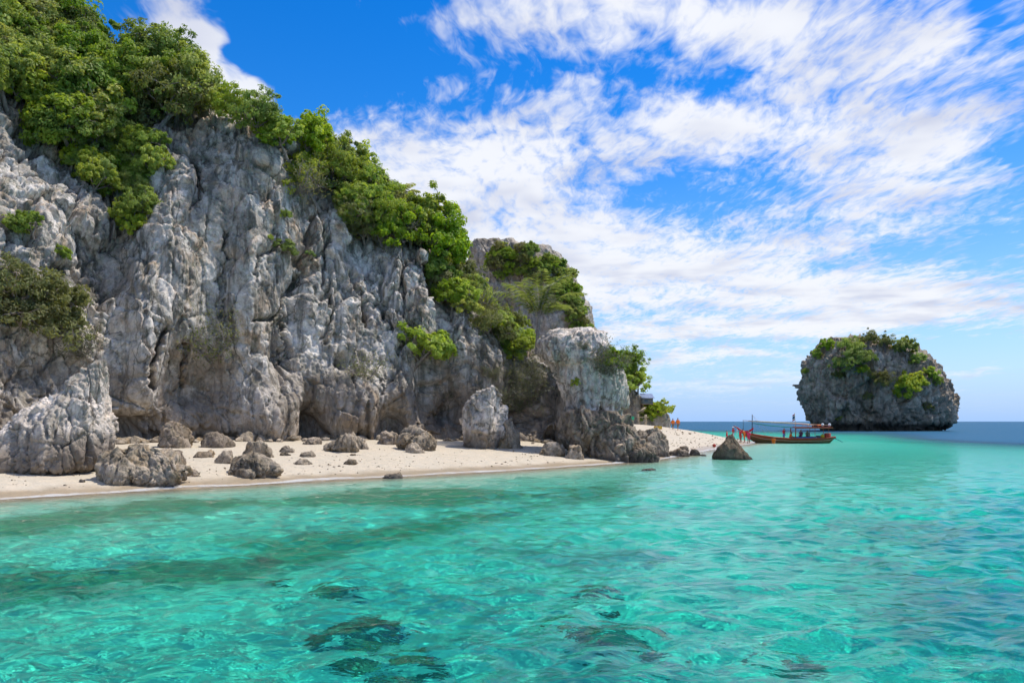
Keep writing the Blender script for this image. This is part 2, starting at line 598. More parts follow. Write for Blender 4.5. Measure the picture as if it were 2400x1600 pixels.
# ------------------------------------------------------------------ thin wash of foam along the waterline
def foam_material():
    m, t, out = new_mat('foam')
    geo = t.n('ShaderNodeNewGeometry')
    P = geo.outputs['Position']
    a_ = t.n('ShaderNodeAttribute', attribute_name='edge')
    n_ = t.noise(P, 3.0, 6, 0.7, 0.5)
    n2_ = t.noise(P, 0.35, 3, 0.5)
    f_ = t.sstep(t.m('ADD', t.m('MULTIPLY', n_, 0.6), t.m('ADD', t.m('MULTIPLY', a_.outputs['Fac'], 0.55), t.m('MULTIPLY', n2_, 0.5))), 0.84, 1.14)
    df = t.n('ShaderNodeBsdfDiffuse')
    df.inputs['Color'].default_value = (0.74, 0.76, 0.75, 1)
    tr = t.n('ShaderNodeBsdfTransparent')
    mx = t.n('ShaderNodeMixShader')
    t.put(mx.inputs[0], t.m('MULTIPLY', f_, 0.45))
    t.l.new(tr.outputs[0], mx.inputs[1])
    t.l.new(df.outputs[0], mx.inputs[2])
    t.l.new(mx.outputs[0], out.inputs[0])
    return m


pts = []
for i in range(3, 21):
    p0, p1 = SH[i], SH[i + 1]
    nseg = max(2, int(np.hypot(*(p1 - p0)) / 0.35))
    for q in range(nseg):
        pts.append(p0 + (p1 - p0) * q / nseg)
pts = np.array(pts)
tg = np.gradient(pts, axis=0)
tg /= np.linalg.norm(tg, axis=1, keepdims=True)
nrm2 = np.stack([-tg[:, 1], tg[:, 0]], -1)
wav = 0.45 * fbm(np.stack([pts[:, 0] * 0.22, pts[:, 1] * 0.22, pts[:, 0] * 0], -1), 3, 4)
offs = np.linspace(-0.75, 0.5, 6)
fv, fe = [], []
for q, of in enumerate(offs):
    pp = pts + nrm2 * (of + wav)[:, None]
    zf = np.maximum(ground_z(pp[:, 0], pp[:, 1]) + 0.045, 0.035)
    fv.append(np.column_stack([pp, zf]))
    fe.append(np.full(len(pts), [0.0, 0.35, 0.7, 1.0, 0.75, 0.0][q]))
fm_ = np_mesh('foam', np.stack(fv, 0).reshape(-1, 3), grid_faces(len(offs), len(pts)))
at_ = fm_.attributes.new('edge', 'FLOAT', 'POINT')
at_.data.foreach_set('value', np.concatenate(fe).astype(np.float32))
foam = tag(link('foam', fm_, foam_material()), 'thin line of white foam washing along the beach', None, None, 'stuff')


# ------------------------------------------------------------------ rock
def rock_material(name, pale, mid, tan, tan_amt=0.5, dark_amt=0.5, scale=1.0, foot_tone=None, moss=0.0):
    """weathered karst limestone: pale faces, tan scars, dark run-off streaks, speckle"""
    m, t, out = new_mat(name)
    geo = t.n('ShaderNodeNewGeometry')
    P = t.vm('SCALE', geo.outputs['Position'])
    P.node.inputs[3].default_value = scale
    n1 = t.noise(P, 0.22, 7, 0.62, 0.4)
    n2 = t.noise(P, 1.4, 7, 0.68, 0.3)
    n3 = t.noise(P, 9.0, 4, 0.7)
    col = t.mix(t.sstep(n1, 0.34, 0.66), mid, pale)
    tn = t.noise(t.vm('MULTIPLY', P, (1, 1, 0.55)), 0.33, 6, 0.65, 0.8)
    tn.node.inputs['Vector'].links[0].from_node.inputs[1].default_value = (1, 1, 0.55)
    col = t.mix(t.m('MULTIPLY', t.sstep(tn, 0.50, 0.66), tan_amt), col, tan)
    och = t.noise(P, 0.5, 6, 0.7, 1.0)
    col = t.mix(t.m('MULTIPLY', t.sstep(och, 0.63, 0.74), tan_amt * 0.8), col, (0.36, 0.21, 0.10))
    st = t.noise(t.vm('MULTIPLY', P, (1.0, 1.0, 0.16)), 1.25, 6, 0.62, 0.5)
    col = t.mix(t.m('MULTIPLY', t.sstep(st, 0.47, 0.62), dark_amt), col, t.mix(1.0, col, (0.40, 0.41, 0.39), 'MULTIPLY'))
    blot = t.noise(P, 0.9, 9, 0.78, 0.3)
    col = t.mix(t.m('MULTIPLY', t.sstep(blot, 0.47, 0.66), dark_amt * 1.05), col, t.mix(1.0, col, (0.45, 0.47, 0.43), 'MULTIPLY'))
    if moss:
        ms = t.noise(P, 0.6, 7, 0.7, 0.7)
        col = t.mix(t.m('MULTIPLY', t.sstep(ms, 0.56, 0.68), moss), col, (0.085, 0.11, 0.045))
    # joints: crevice shade put into the colour, with soil and lichen
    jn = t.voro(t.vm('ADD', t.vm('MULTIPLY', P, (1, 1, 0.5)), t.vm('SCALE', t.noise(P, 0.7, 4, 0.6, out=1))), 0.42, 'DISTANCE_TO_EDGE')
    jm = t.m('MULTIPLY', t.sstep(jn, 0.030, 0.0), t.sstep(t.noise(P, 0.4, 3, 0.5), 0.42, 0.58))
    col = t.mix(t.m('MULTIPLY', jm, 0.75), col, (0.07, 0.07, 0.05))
    spk = t.ramp(n3, [(0.25, 0.55), (0.5, 1.0), (0.78, 1.25)])
    col = t.mix(0.75, col, spk, 'MULTIPLY')
    col = t.mix(0.8, col, t.ramp(n2, [(0.26, 0.48), (0.5, 1.0), (0.74, 1.32)]), 'MULTIPLY')
    if foot_tone:  # rock turns darker towards its foot, tidal where it stands in the sea
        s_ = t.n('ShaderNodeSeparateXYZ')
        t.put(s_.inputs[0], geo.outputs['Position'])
        zz_ = t.m('ADD', s_.outputs[2], t.m('MULTIPLY', t.m('SUBTRACT', n1, 0.5), foot_tone[1] * 1.5))
        tm = t.sstep(zz_, foot_tone[0] + foot_tone[1], foot_tone[0])
        col = t.mix(t.m('MULTIPLY', tm, 0.85 if foot_tone[1] < 4 else 0.68), col, foot_tone[2])
    # small relief: sharp karst ridges, rills and cracks
    rd = t.noise(t.vm('MULTIPLY', P, (1, 1, 0.5)), 1.1, 8, 0.62, 0.3)
    rd.node.noise_type = 'RIDGED_MULTIFRACTAL'
    rd.node.normalize = True
    cr = t.voro(t.vm('ADD', t.vm('MULTIPLY', P, (1, 1, 0.45)), t.vm('SCALE', t.noise(P, 1.2, 3, 0.6, out=1))), 1.0, 'DISTANCE_TO_EDGE')
    crk = t.sstep(cr, 0.0, 0.06)
    hgt = t.m('ADD', t.m('MULTIPLY', rd, 0.8), t.m('MULTIPLY', crk, 0.14))
    nb = t.bump(hgt, 1.0, 0.30 / scale)
    nb = t.bump(n3, 0.5, 0.06 / scale, nb)
    principled(t, out, col, 0.92, nb, 0.15)
    return m


M['cliff'] = rock_material('limestone_cliff', (0.735, 0.665, 0.575), (0.345, 0.30, 0.243), (0.54, 0.385, 0.25), 0.8, 0.95, moss=0.4, foot_tone=(1.6, 8.0, (0.25, 0.20, 0.15)))
M['white'] = rock_material('limestone_pale', (0.82, 0.715, 0.615), (0.44, 0.375, 0.30), (0.52, 0.40, 0.28), 0.45, 0.7, 1.5, foot_tone=(1.0, 2.0, (0.19, 0.15, 0.11)))
M['brown'] = rock_material('limestone_brown', (0.37, 0.30, 0.225), (0.21, 0.165, 0.12), (0.34, 0.245, 0.145), 0.7, 0.5, 1.6, foot_tone=(0.25, 0.5, (0.10, 0.085, 0.07)))
M['boulder'] = rock_material('limestone_boulder', (0.48, 0.39, 0.29), (0.25, 0.20, 0.14), (0.36, 0.24, 0.115), 0.7, 0.6, 2.2, foot_tone=(0.05, 0.35, (0.13, 0.11, 0.09)))
M['islet'] = rock_material('limestone_islet', (0.54, 0.45, 0.35), (0.27, 0.22, 0.16), (0.40, 0.295, 0.185), 0.6, 0.4, 0.55, foot_tone=(1.6, 1.6, (0.07, 0.065, 0.05)), moss=0.12)
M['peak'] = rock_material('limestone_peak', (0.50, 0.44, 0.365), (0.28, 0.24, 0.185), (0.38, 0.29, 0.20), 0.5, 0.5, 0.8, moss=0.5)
M['cone'] = rock_material('dark_rock', (0.23, 0.175, 0.115), (0.13, 0.10, 0.07), (0.20, 0.14, 0.08), 0.5, 0.4, 2.2, foot_tone=(0.1, 0.25, (0.06, 0.055, 0.04)))


def rock_relief(P, L, seed, blocks=1.0, flutes=1.0, fine=1.0):
    """outward relief in metres for points P; L is the size of the larger blocks"""
    P = np.asarray(P, np.float64)
    wv = np.stack([fbm(P / (L * 0.5) + k_ * 31.7, 4, seed + k_, 0.6) for k_ in range(3)], -1)
    Pw = P + wv * L * 0.07
    # the joints lean: rotate the block lattice a little
    ca, sa = math.cos(0.38), math.sin(0.38)
    Q = np.stack([Pw[:, 0] * ca - Pw[:, 2] * 0.5 * sa, Pw[:, 1], Pw[:, 0] * sa + Pw[:, 2] * 0.5 * ca], -1)
    macro = fbm(P / (L * 2.4), 3, seed + 40)

    def level(q, sd, tilt, step, crack, cw):
        f1, f2, r, vec = worley(q, sd)
        return step * (r[:, 0] - 0.5) + tilt * (vec * (r * 2 - 1)).sum(1) - crack * np.exp(-((f2 - f1) / cw) ** 2)

    b1 = level(Q / L, seed + 3, 1.25, 0.7, 0.35, 0.035)
    gate = smooth01(fbm(P / (L * 1.6), 2, seed + 77), -0.2, 0.2)
    b2 = level(Q / (L * 0.40) + 7.7, seed + 9, 1.15, 0.6, 0.45, 0.05) * (0.35 + 0.65 * gate)
    b3 = level(Q / (L * 0.16) + 3.1, seed + 19, 1.3, 0.7, 0.45, 0.08) * (1.15 - 0.6 * gate)
    V = (P + wv * L * 0.06) * np.array([1, 1, 0.13])
    rib = level(V / (L * 0.42), seed + 29, 0.9, 0.8, 0.55, 0.06)
    fl = fbm(V * np.array([1, 1, 2.0]) / (L * 0.26), 5, seed + 60, 0.6, ridged=True)
    fn = fbm(P / (L * 0.16), 4, seed + 80, 0.62, ridged=True)
    return L * (0.30 * macro + blocks * (0.20 * b1 + 0.12 * b2 + 0.06 * b3) + flutes * (0.085 * rib + 0.045 * fl) + fine * 0.045 * fn)


def grid_normals(G):
    du = np.gradient(G, axis=1)
    dv = np.gradient(G, axis=0)
    n_ = np.cross(du, dv)
    return n_ / (np.linalg.norm(n_, axis=2, keepdims=True) + 1e-9)


# ------------------------------------------------------------------ the headland: cliff face, wooded slope above it
HEAD = np.array([
    # px, base Y, cliff-top row, top Y, crest row, crest Y
    (-420, 38, 160, 50, -420, 72), (-150, 42, 220, 53, -250, 73), (0, 46, 275, 56, -110, 74), (100, 48, 335, 58, -10, 75),
    (180, 49.5, 430, 58, 55, 76), (270, 52, 500, 58, 135, 77), (320, 53, 470, 59, 140, 77), (360, 53.8, 315, 61, 140, 77), (440, 55.3, 292, 62, 195, 77),
    (500, 56.5, 262, 63, 240, 77), (545, 57.3, 300, 63.5, 272, 77), (612, 58.5, 320, 64, 300, 78), (658, 59.3, 372, 65, 312, 78), (700, 60, 468, 66, 330, 79),
    (730, 60.5, 498, 66.5, 345, 79), (791, 61.5, 505, 67, 390, 80), (820, 62, 563, 67.5, 415, 80), (871, 62.8, 596, 68, 470, 81), (935, 63.5, 603, 68, 520, 81),
    (1001, 64, 610, 68, 565, 82), (1020, 65, 690, 70, 590, 82), (1042, 65.5, 738, 70.5, 615, 82), (1068, 66, 745, 70.5, 640, 82), (1110, 66.5, 750, 70.5, 680, 81), (1174, 67, 812, 70.5, 750, 79),
    (1230, 67, 842, 70.5, 785, 77), (1290, 66, 805, 70, 790, 76), (1345, 66, 800, 70, 788, 75), (1385, 72, 840, 76, 830, 80), (1425, 84, 920, 88, 910, 91)], float)
FEAT = [  # px, py, half sizes, metres outwards
    (300, 1015, 62, 42, -4.6), (470, 915, 105, 95, -3.4), (335, 860, 42, 140, 1.4), (700, 690, 16, 110, -1.3), (665, 820, 22, 90, -1.2), (630, 975, 62, 85, 2.2),
    (728, 1000, 24, 50, -4.2), (850, 955, 90, 75, 1.8), (807, 846, 15, 17, -2.6), (918, 1000, 30, 45, -4.0), (962, 655, 48, 60, 1.3), (1000, 900, 30, 110, -4.2),
    (1080, 800, 60, 70, 1.2), (1215, 960, 30, 90, -4.0), (1285, 930, 36, 140, -5.5), (1060, 960, 22, 70, -3.2), (90, 560, 80, 90, 1.4), (250, 640, 40, 120, -1.2),
    (420, 520, 60, 130, 0.9), (560, 480, 90, 90, 1.1), (585, 620, 30, 160, 0.9), (500, 720, 40, 90, -0.9), (120, 860, 130, 110, -2.0), (600, 385, 70, 60, 1.4), (1175, 985, 18, 60, -2.6)]
cols = np.arange(-420, 1425.1, 2.5)
hp = HEAD[:, 0]
bY, cR, tY, kR, kY = (np.interp(cols, hp, HEAD[:, i]) for i in range(1, 6))
ksm = np.ones(9) / 9
sm = lambda a: np.convolve(np.pad(a, 4, mode='edge'), ksm, mode='valid')
bY, cR, tY, kR, kY = map(sm, (bY, cR, tY, kR, kY))
NT_, NS, NB = 330, 60, 10
tt = np.linspace(0, 1, NT_)[:, None]
bz = ground_z((cols - 1200) / F * bY, bY, False) - 1.0
tz = H + (HOR - cR) / F * tY
Yc = bY[None] + (tY - bY)[None] * (0.15 * tt + 0.85 * tt ** 1.7)
Yc = Yc - 1.0 * np.sin(np.pi * np.clip(tt * 1.05, 0, 1)) + 1.5 * np.exp(-(tt / 0.07) ** 2)
Zc = bz[None] + (tz - bz)[None] * tt
ss = np.linspace(0, 1, NS + 1)[1:, None]
kz = H + (HOR - kR) / F * kY
Ys = tY[None] + (kY - tY)[None] * ss
Zs = tz[None] + (kz - tz)[None] * (1 - (1 - ss) ** 1.5)
bb = np.linspace(0, 1, NB + 1)[1:, None]
Yb = kY[None] + 60 * bb
Zb = kz[None] * (1 - bb ** 1.6) - 3 * bb
YY = np.vstack([Yc, Ys, Yb])
ZZ = np.vstack([Zc, Zs, Zb])
XX = (cols[None] - 1200) / F * YY
XX[NT_ + NS:] = XX[NT_ + NS - 1][None] - 12 * bb
G = np.stack([XX, YY, ZZ], -1)
Nn = grid_normals(G)
if Nn[NT_ // 2, 300, 1] > 0:
    Nn = -Nn
PX = np.repeat(cols[None], len(G), 0)
PY = HOR - (ZZ - H) * F / YY
feat = np.zeros(PX.shape)
for (fx, fy_, rx, ry, am) in FEAT:
    feat += am * np.exp(-((PX - fx) / rx) ** 2 - ((PY - fy_) / ry) ** 2)
CREV = [  # long joints and crevices across the face: photo points, half width px, metres deep
    ([(730, 520), (717, 588), (708, 650), (695, 679), (680, 712), (678, 780), (690, 860)], 7, 1.7), ([(680, 712), (640, 740), (596, 751)], 5, .9), ([(620, 470), (640, 575), (602, 604), (598, 650)], 5, .9),
    ([(385, 773), (361, 813), (350, 850), (352, 910)], 9, 2.2), ([(436, 790), (445, 850), (455, 895)], 5, 1.2), ([(0, 365), (60, 395), (110, 430), (155, 440)], 5, 1.1), ([(105, 300), (85, 370), (45, 385)], 5, 1.2),
    ([(150, 455), (160, 490), (150, 560), (165, 590)], 6, 1.4), ([(0, 430), (60, 432), (110, 440)], 5, 1.0), ([(260, 455), (265, 500), (262, 560)], 6, 1.4), ([(60, 490), (50, 560), (60, 600)], 5, 1.2),
    ([(185, 560), (190, 600), (130, 620)], 5, 1.2), ([(390, 345), (470, 370), (540, 400), (590, 420), (650, 455)], 5, 1.1), ([(455, 375), (470, 440), (460, 485)], 5, 1.2), ([(0, 620), (30, 640), (60, 690)], 6, 1.3),
    ([(160, 600), (180, 640), (255, 640), (258, 705)], 6, 1.4), ([(860, 760), (850, 700), (820, 640)], 5, 1.0), ([(900, 620), (890, 700), (915, 760)], 6, 1.2), ([(950, 610), (940, 680), (960, 760), (940, 820)], 6, 1.3),
    ([(545, 310), (560, 350), (600, 370), (655, 380)], 5, 1.1), ([(520, 540), (535, 600), (520, 700), (545, 790)], 5, .8), ([(770, 560), (760, 640), (775, 720), (765, 800)], 5, 1.0)]
jitter = (26 * fbm(np.stack([PX.ravel() * 0.021, PY.ravel() * 0.021, PX.ravel() * 0], -1), 4, 91, 0.6)).reshape(PX.shape)
for (pl, wd, dp) in CREV:
    best = np.full(PX.shape, 1e9)
    for (x0, y0), (x1, y1) in zip(pl[:-1], pl[1:]):
        ex, ey = x1 - x0, y1 - y0
        jit = jitter
        q_ = np.clip(((PX + jit - x0) * ex + (PY - y0) * ey) / (ex * ex + ey * ey), 0, 1)
        best = np.minimum(best, np.hypot(PX + jit - x0 - q_ * ex, PY - y0 - q_ * ey))
    feat -= dp * np.exp(-(best / (wd * 0.75)) ** 1.3)
flat = G.reshape(-1, 3)
rel = rock_relief(flat, 4.2, 11, 1.0, 1.0, 1.0).reshape(PX.shape)
calm = 0.9 - 0.45 * np.exp(-((PX - 530) / 190) ** 2 - ((PY - 640) / 230) ** 2) - 0.25 * np.exp(-((PX - 840) / 110) ** 2 - ((PY - 780) / 160) ** 2)
rel = rel * calm
onface = np.ones(len(G))
onface[NT_:NT_ + NS] = np.linspace(1, 0.55, NS)
onface[NT_ + NS:] = 0.3
G = G + Nn * ((rel + feat) * onface[:, None])[..., None]
head_me = np_mesh('cliff', G.reshape(-1, 3), grid_faces(*PX.shape))
cliff = tag(link('cliff', head_me, M['cliff']), 'tall grey limestone cliff with tan scars behind the beach', None, None, 'structure')


def ground_hit(px, py):
    """distance at which the ray through a pixel meets the sand or the sea surface"""
    Ys_ = np.arange(15, 220, 0.2)
    Xs_ = (px - 1200) / F * Ys_
    Zr = H + (HOR - py) / F * Ys_
    g_ = np.maximum(ground_z(Xs_, Ys_, False), 0.0)
    hit = np.nonzero(Zr <= g_)[0]
    return float(Ys_[hit[0]]) if len(hit) else 220.0


# ------------------------------------------------------------------ rocks built row by row from their real outline
def sil_rock(name, rows, Yc, mat, depth=0.8, L=None, seed=1, lean=0.0, label=None, cat='rock', group=None, power=2.4, relief=1.0, res=2.4, kind=None, blocks=1.0, flutes=1.0, tilt=0.0, facets=0):
    """rows: (photo row, left px, right px) from the top down; Yc distance of the axis, depth = front-to-back half size / half width"""
    rows = sorted(rows)
    r = np.array(rows, float)
    hh_ = r[-1, 0] - r[0, 0]
    nh = int(np.clip(hh_ / res, 14, 150))
    wmax = (r[:, 2] - r[:, 1]).max()
    nth = int(np.clip(wmax * 2.9 / res, 26, 420))
    s_ = np.linspace(0, 1, nh)
    py_ = r[0, 0] + hh_ * s_
    xl = np.interp(py_, r[:, 0], r[:, 1])
    xr = np.interp(py_, r[:, 0], r[:, 2])
    if nh > 24:
        ker = np.ones(5) / 5
        xl = np.convolve(np.pad(xl, 2, mode='edge'), ker, 'valid')
        xr = np.convolve(np.pad(xr, 2, mode='edge'), ker, 'valid')
    # close the top
    mid0 = (xl[0] + xr[0]) / 2
    stp = py_[1] - py_[0]
    py_ = np.concatenate([[py_[0] - .8 * stp, py_[0] - .55 * stp], py_])
    xl = np.concatenate([[mid0, mid0 + (xl[0] - mid0) * .6], xl])
    xr = np.concatenate([[mid0 + .01, mid0 + (xr[0] - mid0) * .6], xr])
    th = np.linspace(0, 2 * np.pi, nth, endpoint=False)
    ct, st_ = np.cos(th), np.sin(th)
    cx_ = np.sign(ct) * np.abs(ct) ** (2 / power)
    cy_ = np.sign(st_) * np.abs(st_) ** (2 / power)
    half = (xr - xl) / 2 / F * Yc
    mid = ((xr + xl) / 2 - 1200) / F * Yc
    zz_ = H + (HOR - py_) / F * Yc
    wm = wmax / 2 / F * Yc
    dd = depth * (0.55 * half + 0.45 * wm * np.clip(half / wm, 0, 1) ** 0.5)
    X_ = mid[:, None] + half[:, None] * cx_[None]
    Y_ = Yc + dd[:, None] * cy_[None] + (lean * (zz_ - zz_[-1]))[:, None]
    Z_ = np.repeat(zz_[:, None], nth, 1) + tilt * (dd[:, None] * cy_[None])
    base = zz_[-1]
    G_ = np.stack([X_, Y_, Z_], -1)
    if facets:
        # broken faces: slice flat pieces off
        fr_ = np.random.default_rng(seed)
        c1 = np.array([mid.mean(), Yc, (zz_[0] + zz_[-1]) / 2])
        hgt_ = (zz_[0] - zz_[-1]) / 2
        for _ in range(facets):
            nn_ = fr_.normal(size=3)
            nn_[2] = abs(nn_[2]) * 0.9 + 0.1
            nn_ /= np.linalg.norm(nn_)
            sup = math.sqrt((nn_[0] * wm) ** 2 + (nn_[1] * wm * depth) ** 2 + (nn_[2] * hgt_) ** 2)
            dd_ = ((G_ - c1) * nn_).sum(-1) - sup * fr_.uniform(0.48, 0.82)
            G_ = G_ - np.maximum(dd_, 0)[..., None] * nn_ * 0.88
    du = np.roll(G_, -1, 1) - np.roll(G_, 1, 1)
    dv = np.gradient(G_, axis=0)
    n_ = np.cross(dv, du)
    n_ /= np.linalg.norm(n_, axis=2, keepdims=True) + 1e-6
    n_[:2] = (0, 0, 1)
    n_up = np.array([0, 0, 1.0])
    c0 = np.array([mid.mean(), Yc, zz_.mean()])
    if ((G_[nh // 2] - c0) * n_[nh // 2]).sum() < 0:
        n_[2:] = -n_[2:]
    for q_, w_ in ((2, .8), (3, .55), (4, .3), (5, .15)):
        if q_ < len(n_):
            n_[q_] = n_[q_] * (1 - w_) + n_up * w_
    if L is None:
        L = max(0.3, wm * 1.0)
    rl = rock_relief(G_.reshape(-1, 3), L, seed, blocks, flutes).reshape(X_.shape) * relief
    rl = rl - rl.mean() - 0.02 * L
    rl[:3] *= 0.3
    G_ = G_ + n_ * rl[..., None]
    G_[0] = G_[1].mean(0)
    # a skirt that goes into the ground
    sk = G_[-1].copy()
    sk[:, 2] -= max(0.5, 0.15 * (zz_[0] - zz_[-1]))
    G_ = np.concatenate([G_, sk[None]], 0)
    org = np.array([mid[-1], Yc, base])
    me_ = np_mesh(name, (G_ - org).reshape(-1, 3), grid_faces(G_.shape[0], nth, True)[:, ::-1])
    o = link(name, me_, mat)
    o.location = org
    tag(o, label, cat, group, kind)
    return o


def dome(x0, x1, y0, y1, skew=0.0, sharp=0.5):
    """rows of a plain rounded boulder inside a box; skew moves its top"""
    out_ = []
    for s_ in (0.0, 0.08, 0.2, 0.38, 0.6, 0.8, 0.93, 1.0):
        w_ = min(1.0, 0.24 + 0.80 * s_ ** (sharp + 0.12))
        if s_ > 0.85:
            w_ *= 1 - 0.5 * (s_ - 0.85)
        mid_ = (x0 + x1) / 2 + skew * (x1 - x0) / 2 * (1 - s_)
        hw = (x1 - x0) / 2 * w_
        out_.append((y0 + (y1 - y0) * s_, max(x0, mid_ - hw), min(x1, mid_ + hw)))
    return out_


# islet and far hills
sil_rock('sea_stack', [(794.6, 1954.4, 1985.6), (805.6, 1949.2, 2012.8), (816.7, 1926.7, 2081.3), (834.2, 1901.8, 2146.2), (852.6, 1888.1, 2169.9), (877.5, 1882.8, 2186.3), (893.2, 1882.5, 2201.5), (906.1, 1881.4, 2207.6), (924.5, 1883.7, 2219.3), (943.9, 1889.9, 2230.1), (962.3, 1897.6, 2230.4), (978.0, 1907.2, 2225.8), (988.1, 1914.7, 2218.3), (995.5, 1938.2, 2196.8), (1003.8, 1945.6, 2182.4), (1013.0, 1943.7, 2184.3)], 252, M['islet'], 0.75, 6.0, 23,
         label='dark limestone islet with bushes on top, standing alone in the sea', cat='islet', blocks=1.4, relief=1.05, res=2.0, flutes=1.6)
sil_rock('far_hill', [(566, 1112, 1136), (575, 1105, 1165), (590, 1102, 1240), (607, 1100, 1300), (635, 1095, 1330), (664, 1090, 1348), (722, 1080, 1370), (764, 1070, 1384), (820, 1050, 1396), (900, 1030, 1420), (985, 1020, 1450), (1000, 1015, 1455)],
         116, M['peak'], 0.9, 5.5, 31, label='rocky peak with shrubs rising behind the wooded slope', cat='hill', relief=0.7, kind='structure')
sil_rock('far_crag', [(885, 1440, 1468), (905, 1436, 1486), (925, 1430, 1500), (940, 1425, 1522), (950, 1420, 1532), (962, 1415, 1555), (975, 1412, 1566), (986, 1412, 1571), (998, 1412, 1568)],
         134, M['peak'], 0.5, 3.2, 37, label='low shrubby crag below the hut at the end of the headland', cat='crag', relief=0.6, kind='structure')

# big rocks at the foot of the cliff
sil_rock('rock_tower', [(769, 1342, 1388), (778, 1302, 1424), (800, 1264, 1427), (830, 1264, 1447), (850, 1284, 1457), (867, 1304, 1461), (917, 1311, 1463), (945, 1323, 1459), (968, 1334, 1452), (985, 1340, 1446)],
         60.5, M['white'], 0.95, 1.9, 41, label='big whitish rock tower with an overhang at the end of the cliff', cat='rock', relief=0.85)
sil_rock('brown_rock', [(964, 1334, 1448), (980, 1322, 1468), (1003, 1322, 1488), (1030, 1330, 1500), (1055, 1338, 1526), (1070, 1342, 1532), (1078, 1342, 1530)],
         58.0, M['brown'], 0.72, 1.7, 43, label='knobbly brown rock carrying the white tower, its foot in the sand', cat='rock', relief=1.1, blocks=1.4)
sil_rock('rock_pillar', [(882, 1130, 1164), (891, 1104, 1177), (905, 1099, 1183), (930, 1097, 1187), (960, 1091, 1193), (985, 1087, 1190), (1010, 1090, 1184), (1030, 1092, 1172), (1054, 1092, 1164)],
         ground_hit(1126, 1054) + 2.4, M['white'], 1.0, 1.9, 47, label='pale rounded rock pillar standing on the sand before the cliff', cat='rock', relief=0.8, facets=5, flutes=1.6)
sil_rock('leaning_rock', [(842, 210, 228), (860, 192, 231), (885, 172, 231), (910, 148, 231), (930, 122, 230), (950, 72, 230), (980, 36, 230), (1010, 10, 243), (1040, -10, 246), (1070, -45, 244), (1095, -60, 236), (1117, -60, 190)],
         ground_hit(90, 1117) + 2.4, M['white'], 0.8, 1.5, 53, label='fluted pointed grey rock, tallest one on the beach, left edge', cat='rock', relief=0.6, flutes=3.0, lean=0.12)
sil_rock('cone_rock', [(1018, 1707, 1716), (1027, 1703, 1722), (1036, 1695, 1729), (1044, 1686, 1736), (1052, 1679, 1743), (1062, 1672, 1751), (1070, 1670, 1757), (1078, 1669, 1762)],
         61.8, M['cone'], 0.8, 1.2, 59, label='dark pyramid-shaped rock standing in the water before the boat', cat='rock', relief=0.5, blocks=0.9, facets=6)

